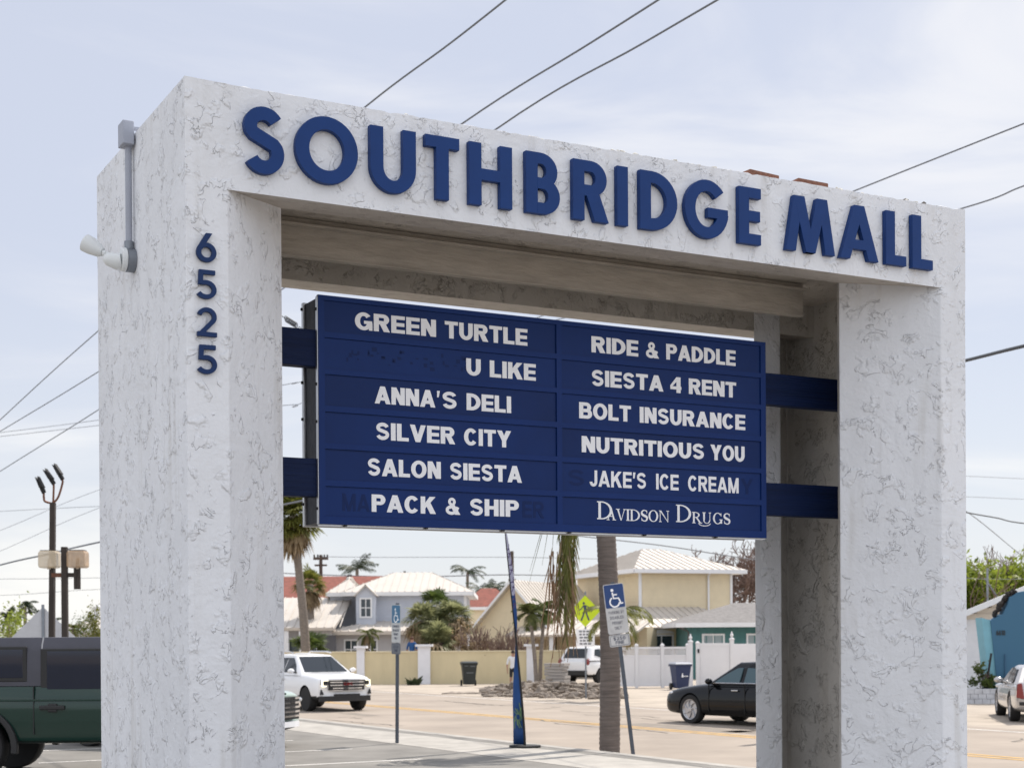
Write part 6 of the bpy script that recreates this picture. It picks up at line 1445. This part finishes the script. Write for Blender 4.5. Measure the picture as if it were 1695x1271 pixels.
u4 = thing('utility_pole', 'wooden utility pole hidden behind the right pillar carrying the thick service cable', 'utility pole', (X(1480, 34), 34, 0)); MB().tube([(0, 0, -.2), (0, 0, Zh(1480, 560, 34))], [.15, .11], 10).build('shaft', wood_p, u4)
def wire(label, pts, th, mtl=wire_grey, group='overhead wires', name='overhead_wire'):
    q = catmull([P(px, py, f) for px, py, f in pts], 8); c = sum(q, Vector()) / len(q)
    o = MB().tube([p - c for p in q], th, 5).build(name, mtl, None, smooth=180); o.location = c
    tag(o, label, 'wire', group); return o
wire('overhead wire running to the left of the three above the name', [(-260, 940, 70), (0, 695, 52), (160, 550, 44), (380, 365, 34), (605, 177, 27), (748, 70, 24), (900, -50, 21)], .016)
wire('overhead wire in the middle of the three above the name', [(-260, 870, 70), (0, 714, 54), (160, 617, 46), (470, 418, 36), (765, 205, 27), (980, 70, 23), (1200, -70, 20)], .016)
wire('overhead wire at the right of the three above the name', [(-260, 945, 72), (0, 780, 56), (160, 680, 48), (480, 470, 37), (820, 215, 27), (1068, 70, 23), (1300, -65, 20)], .016)
wire('wire rising to the right above the word MALL', [(-200, 745, 90), (200, 700, 75), (470, 671, 62), (503, 666, 60), (900, 522, 45), (1200, 403, 34), (1415, 316, 28), (1695, 205, 24), (1850, 145, 22)], .014)
wire('wire leaving the top right corner of the gateway', [(-200, 740, 92), (200, 690, 76), (470, 637, 62), (503, 631, 60), (900, 535, 45), (1250, 440, 34), (1590, 346, 27), (1695, 308, 25), (1850, 255, 23)], .014)
wire('thick black service cable right of the right pillar', [(1480, 625, 34), (1598, 597, 30), (1695, 573, 27), (1850, 540, 24)], .035, wire_black)
wire('dark cable crossing behind the lamp posts at left', [(-200, 990, 60), (0, 935, 55), (80, 917, 53), (165, 897, 51), (470, 835, 46), (540, 820, 45)], .030, wire_grey)
for i, (ya, yb) in enumerate(((878, 812), (912, 842), (846, 838))): wire(('thin faint wire high behind the lamp posts', 'thin faint wire just above the lanterns', 'faint level wire left of the gateway')[i], [(-200, ya + (ya - yb) * 1.2, 90), (0, ya, 85), (160, yb, 80), (420, yb - (ya - yb) * 1.3, 75)], .012)
for i, (ya, yb) in enumerate(((958, 956), (985, 975))): wire(('faint low wire passing the lanterns', 'faint lowest wire behind the lamp posts')[i], [(-200, ya, 90), (0, ya, 85), (165, yb, 80), (440, yb - 6, 75)], .012)
wire('wire sagging from behind the directory to the right pillar', [(930, 880, 50), (945, 885, 50), (1100, 903, 54), (1245, 925, 58), (1400, 940, 62)], .02)
wire('upper distant wire strung from the far utility pole', [(532, 921, 128), (620, 922, 125), (850, 922, 122), (1000, 925, 124)], .02)
wire('lower distant wire strung from the far utility pole', [(300, 940, 132), (532, 951, 127.6), (690, 954, 124), (848, 951, 119.6), (1000, 955, 124)], .04)
wire('black drop cable at the right edge', [(1480, 822, 33.6), (1600, 848, 38), (1650, 857, 40), (1695, 866, 42), (1850, 880, 45)], .018, wire_black)
wire('thin stay wire slanting down at the right edge', [(1480, 778, 33.6), (1605, 850, 45), (1695, 922, 58), (1800, 1000, 70)], .014)
for i, y in enumerate((788, 822)): wire(('faint level wire right of the gateway, upper', 'faint level wire right of the gateway, lower')[i], [(1480, y - 2, 70), (1600, y, 75), (1695, y + 4, 80), (1850, y + 8, 85)], .012)
wire('thin wire across the bright hedge', [(1560, 955, 60), (1635, 958, 63.8), (1695, 958, 66), (1800, 956, 68)], .01)
# coil of slack on the wire left of the directory
q0, q1 = P(470, 526, 40), P(496, 542, 40); pts = []
for i in range(9 * 10 + 1):
    t_ = i / 90; c = q0.lerp(q1, .1 + t_ * .75); a = i / 10 * 2 * math.pi; pts.append(c + Vector((.0 + .03 * math.cos(a), .07 * math.cos(a), .075 * math.sin(a))))
c = sum(pts, Vector()) / len(pts); o = MB().tube([p - c for p in [q0 - (q1 - q0) * 2] + pts + [q1 + (q1 - q0) * 2.5]], .012, 5).build('cable_coil', wire_black, None, smooth=180); o.location = c
tag(o, 'coiled black cable slack hanging on a wire above the upper left arm', 'wire')
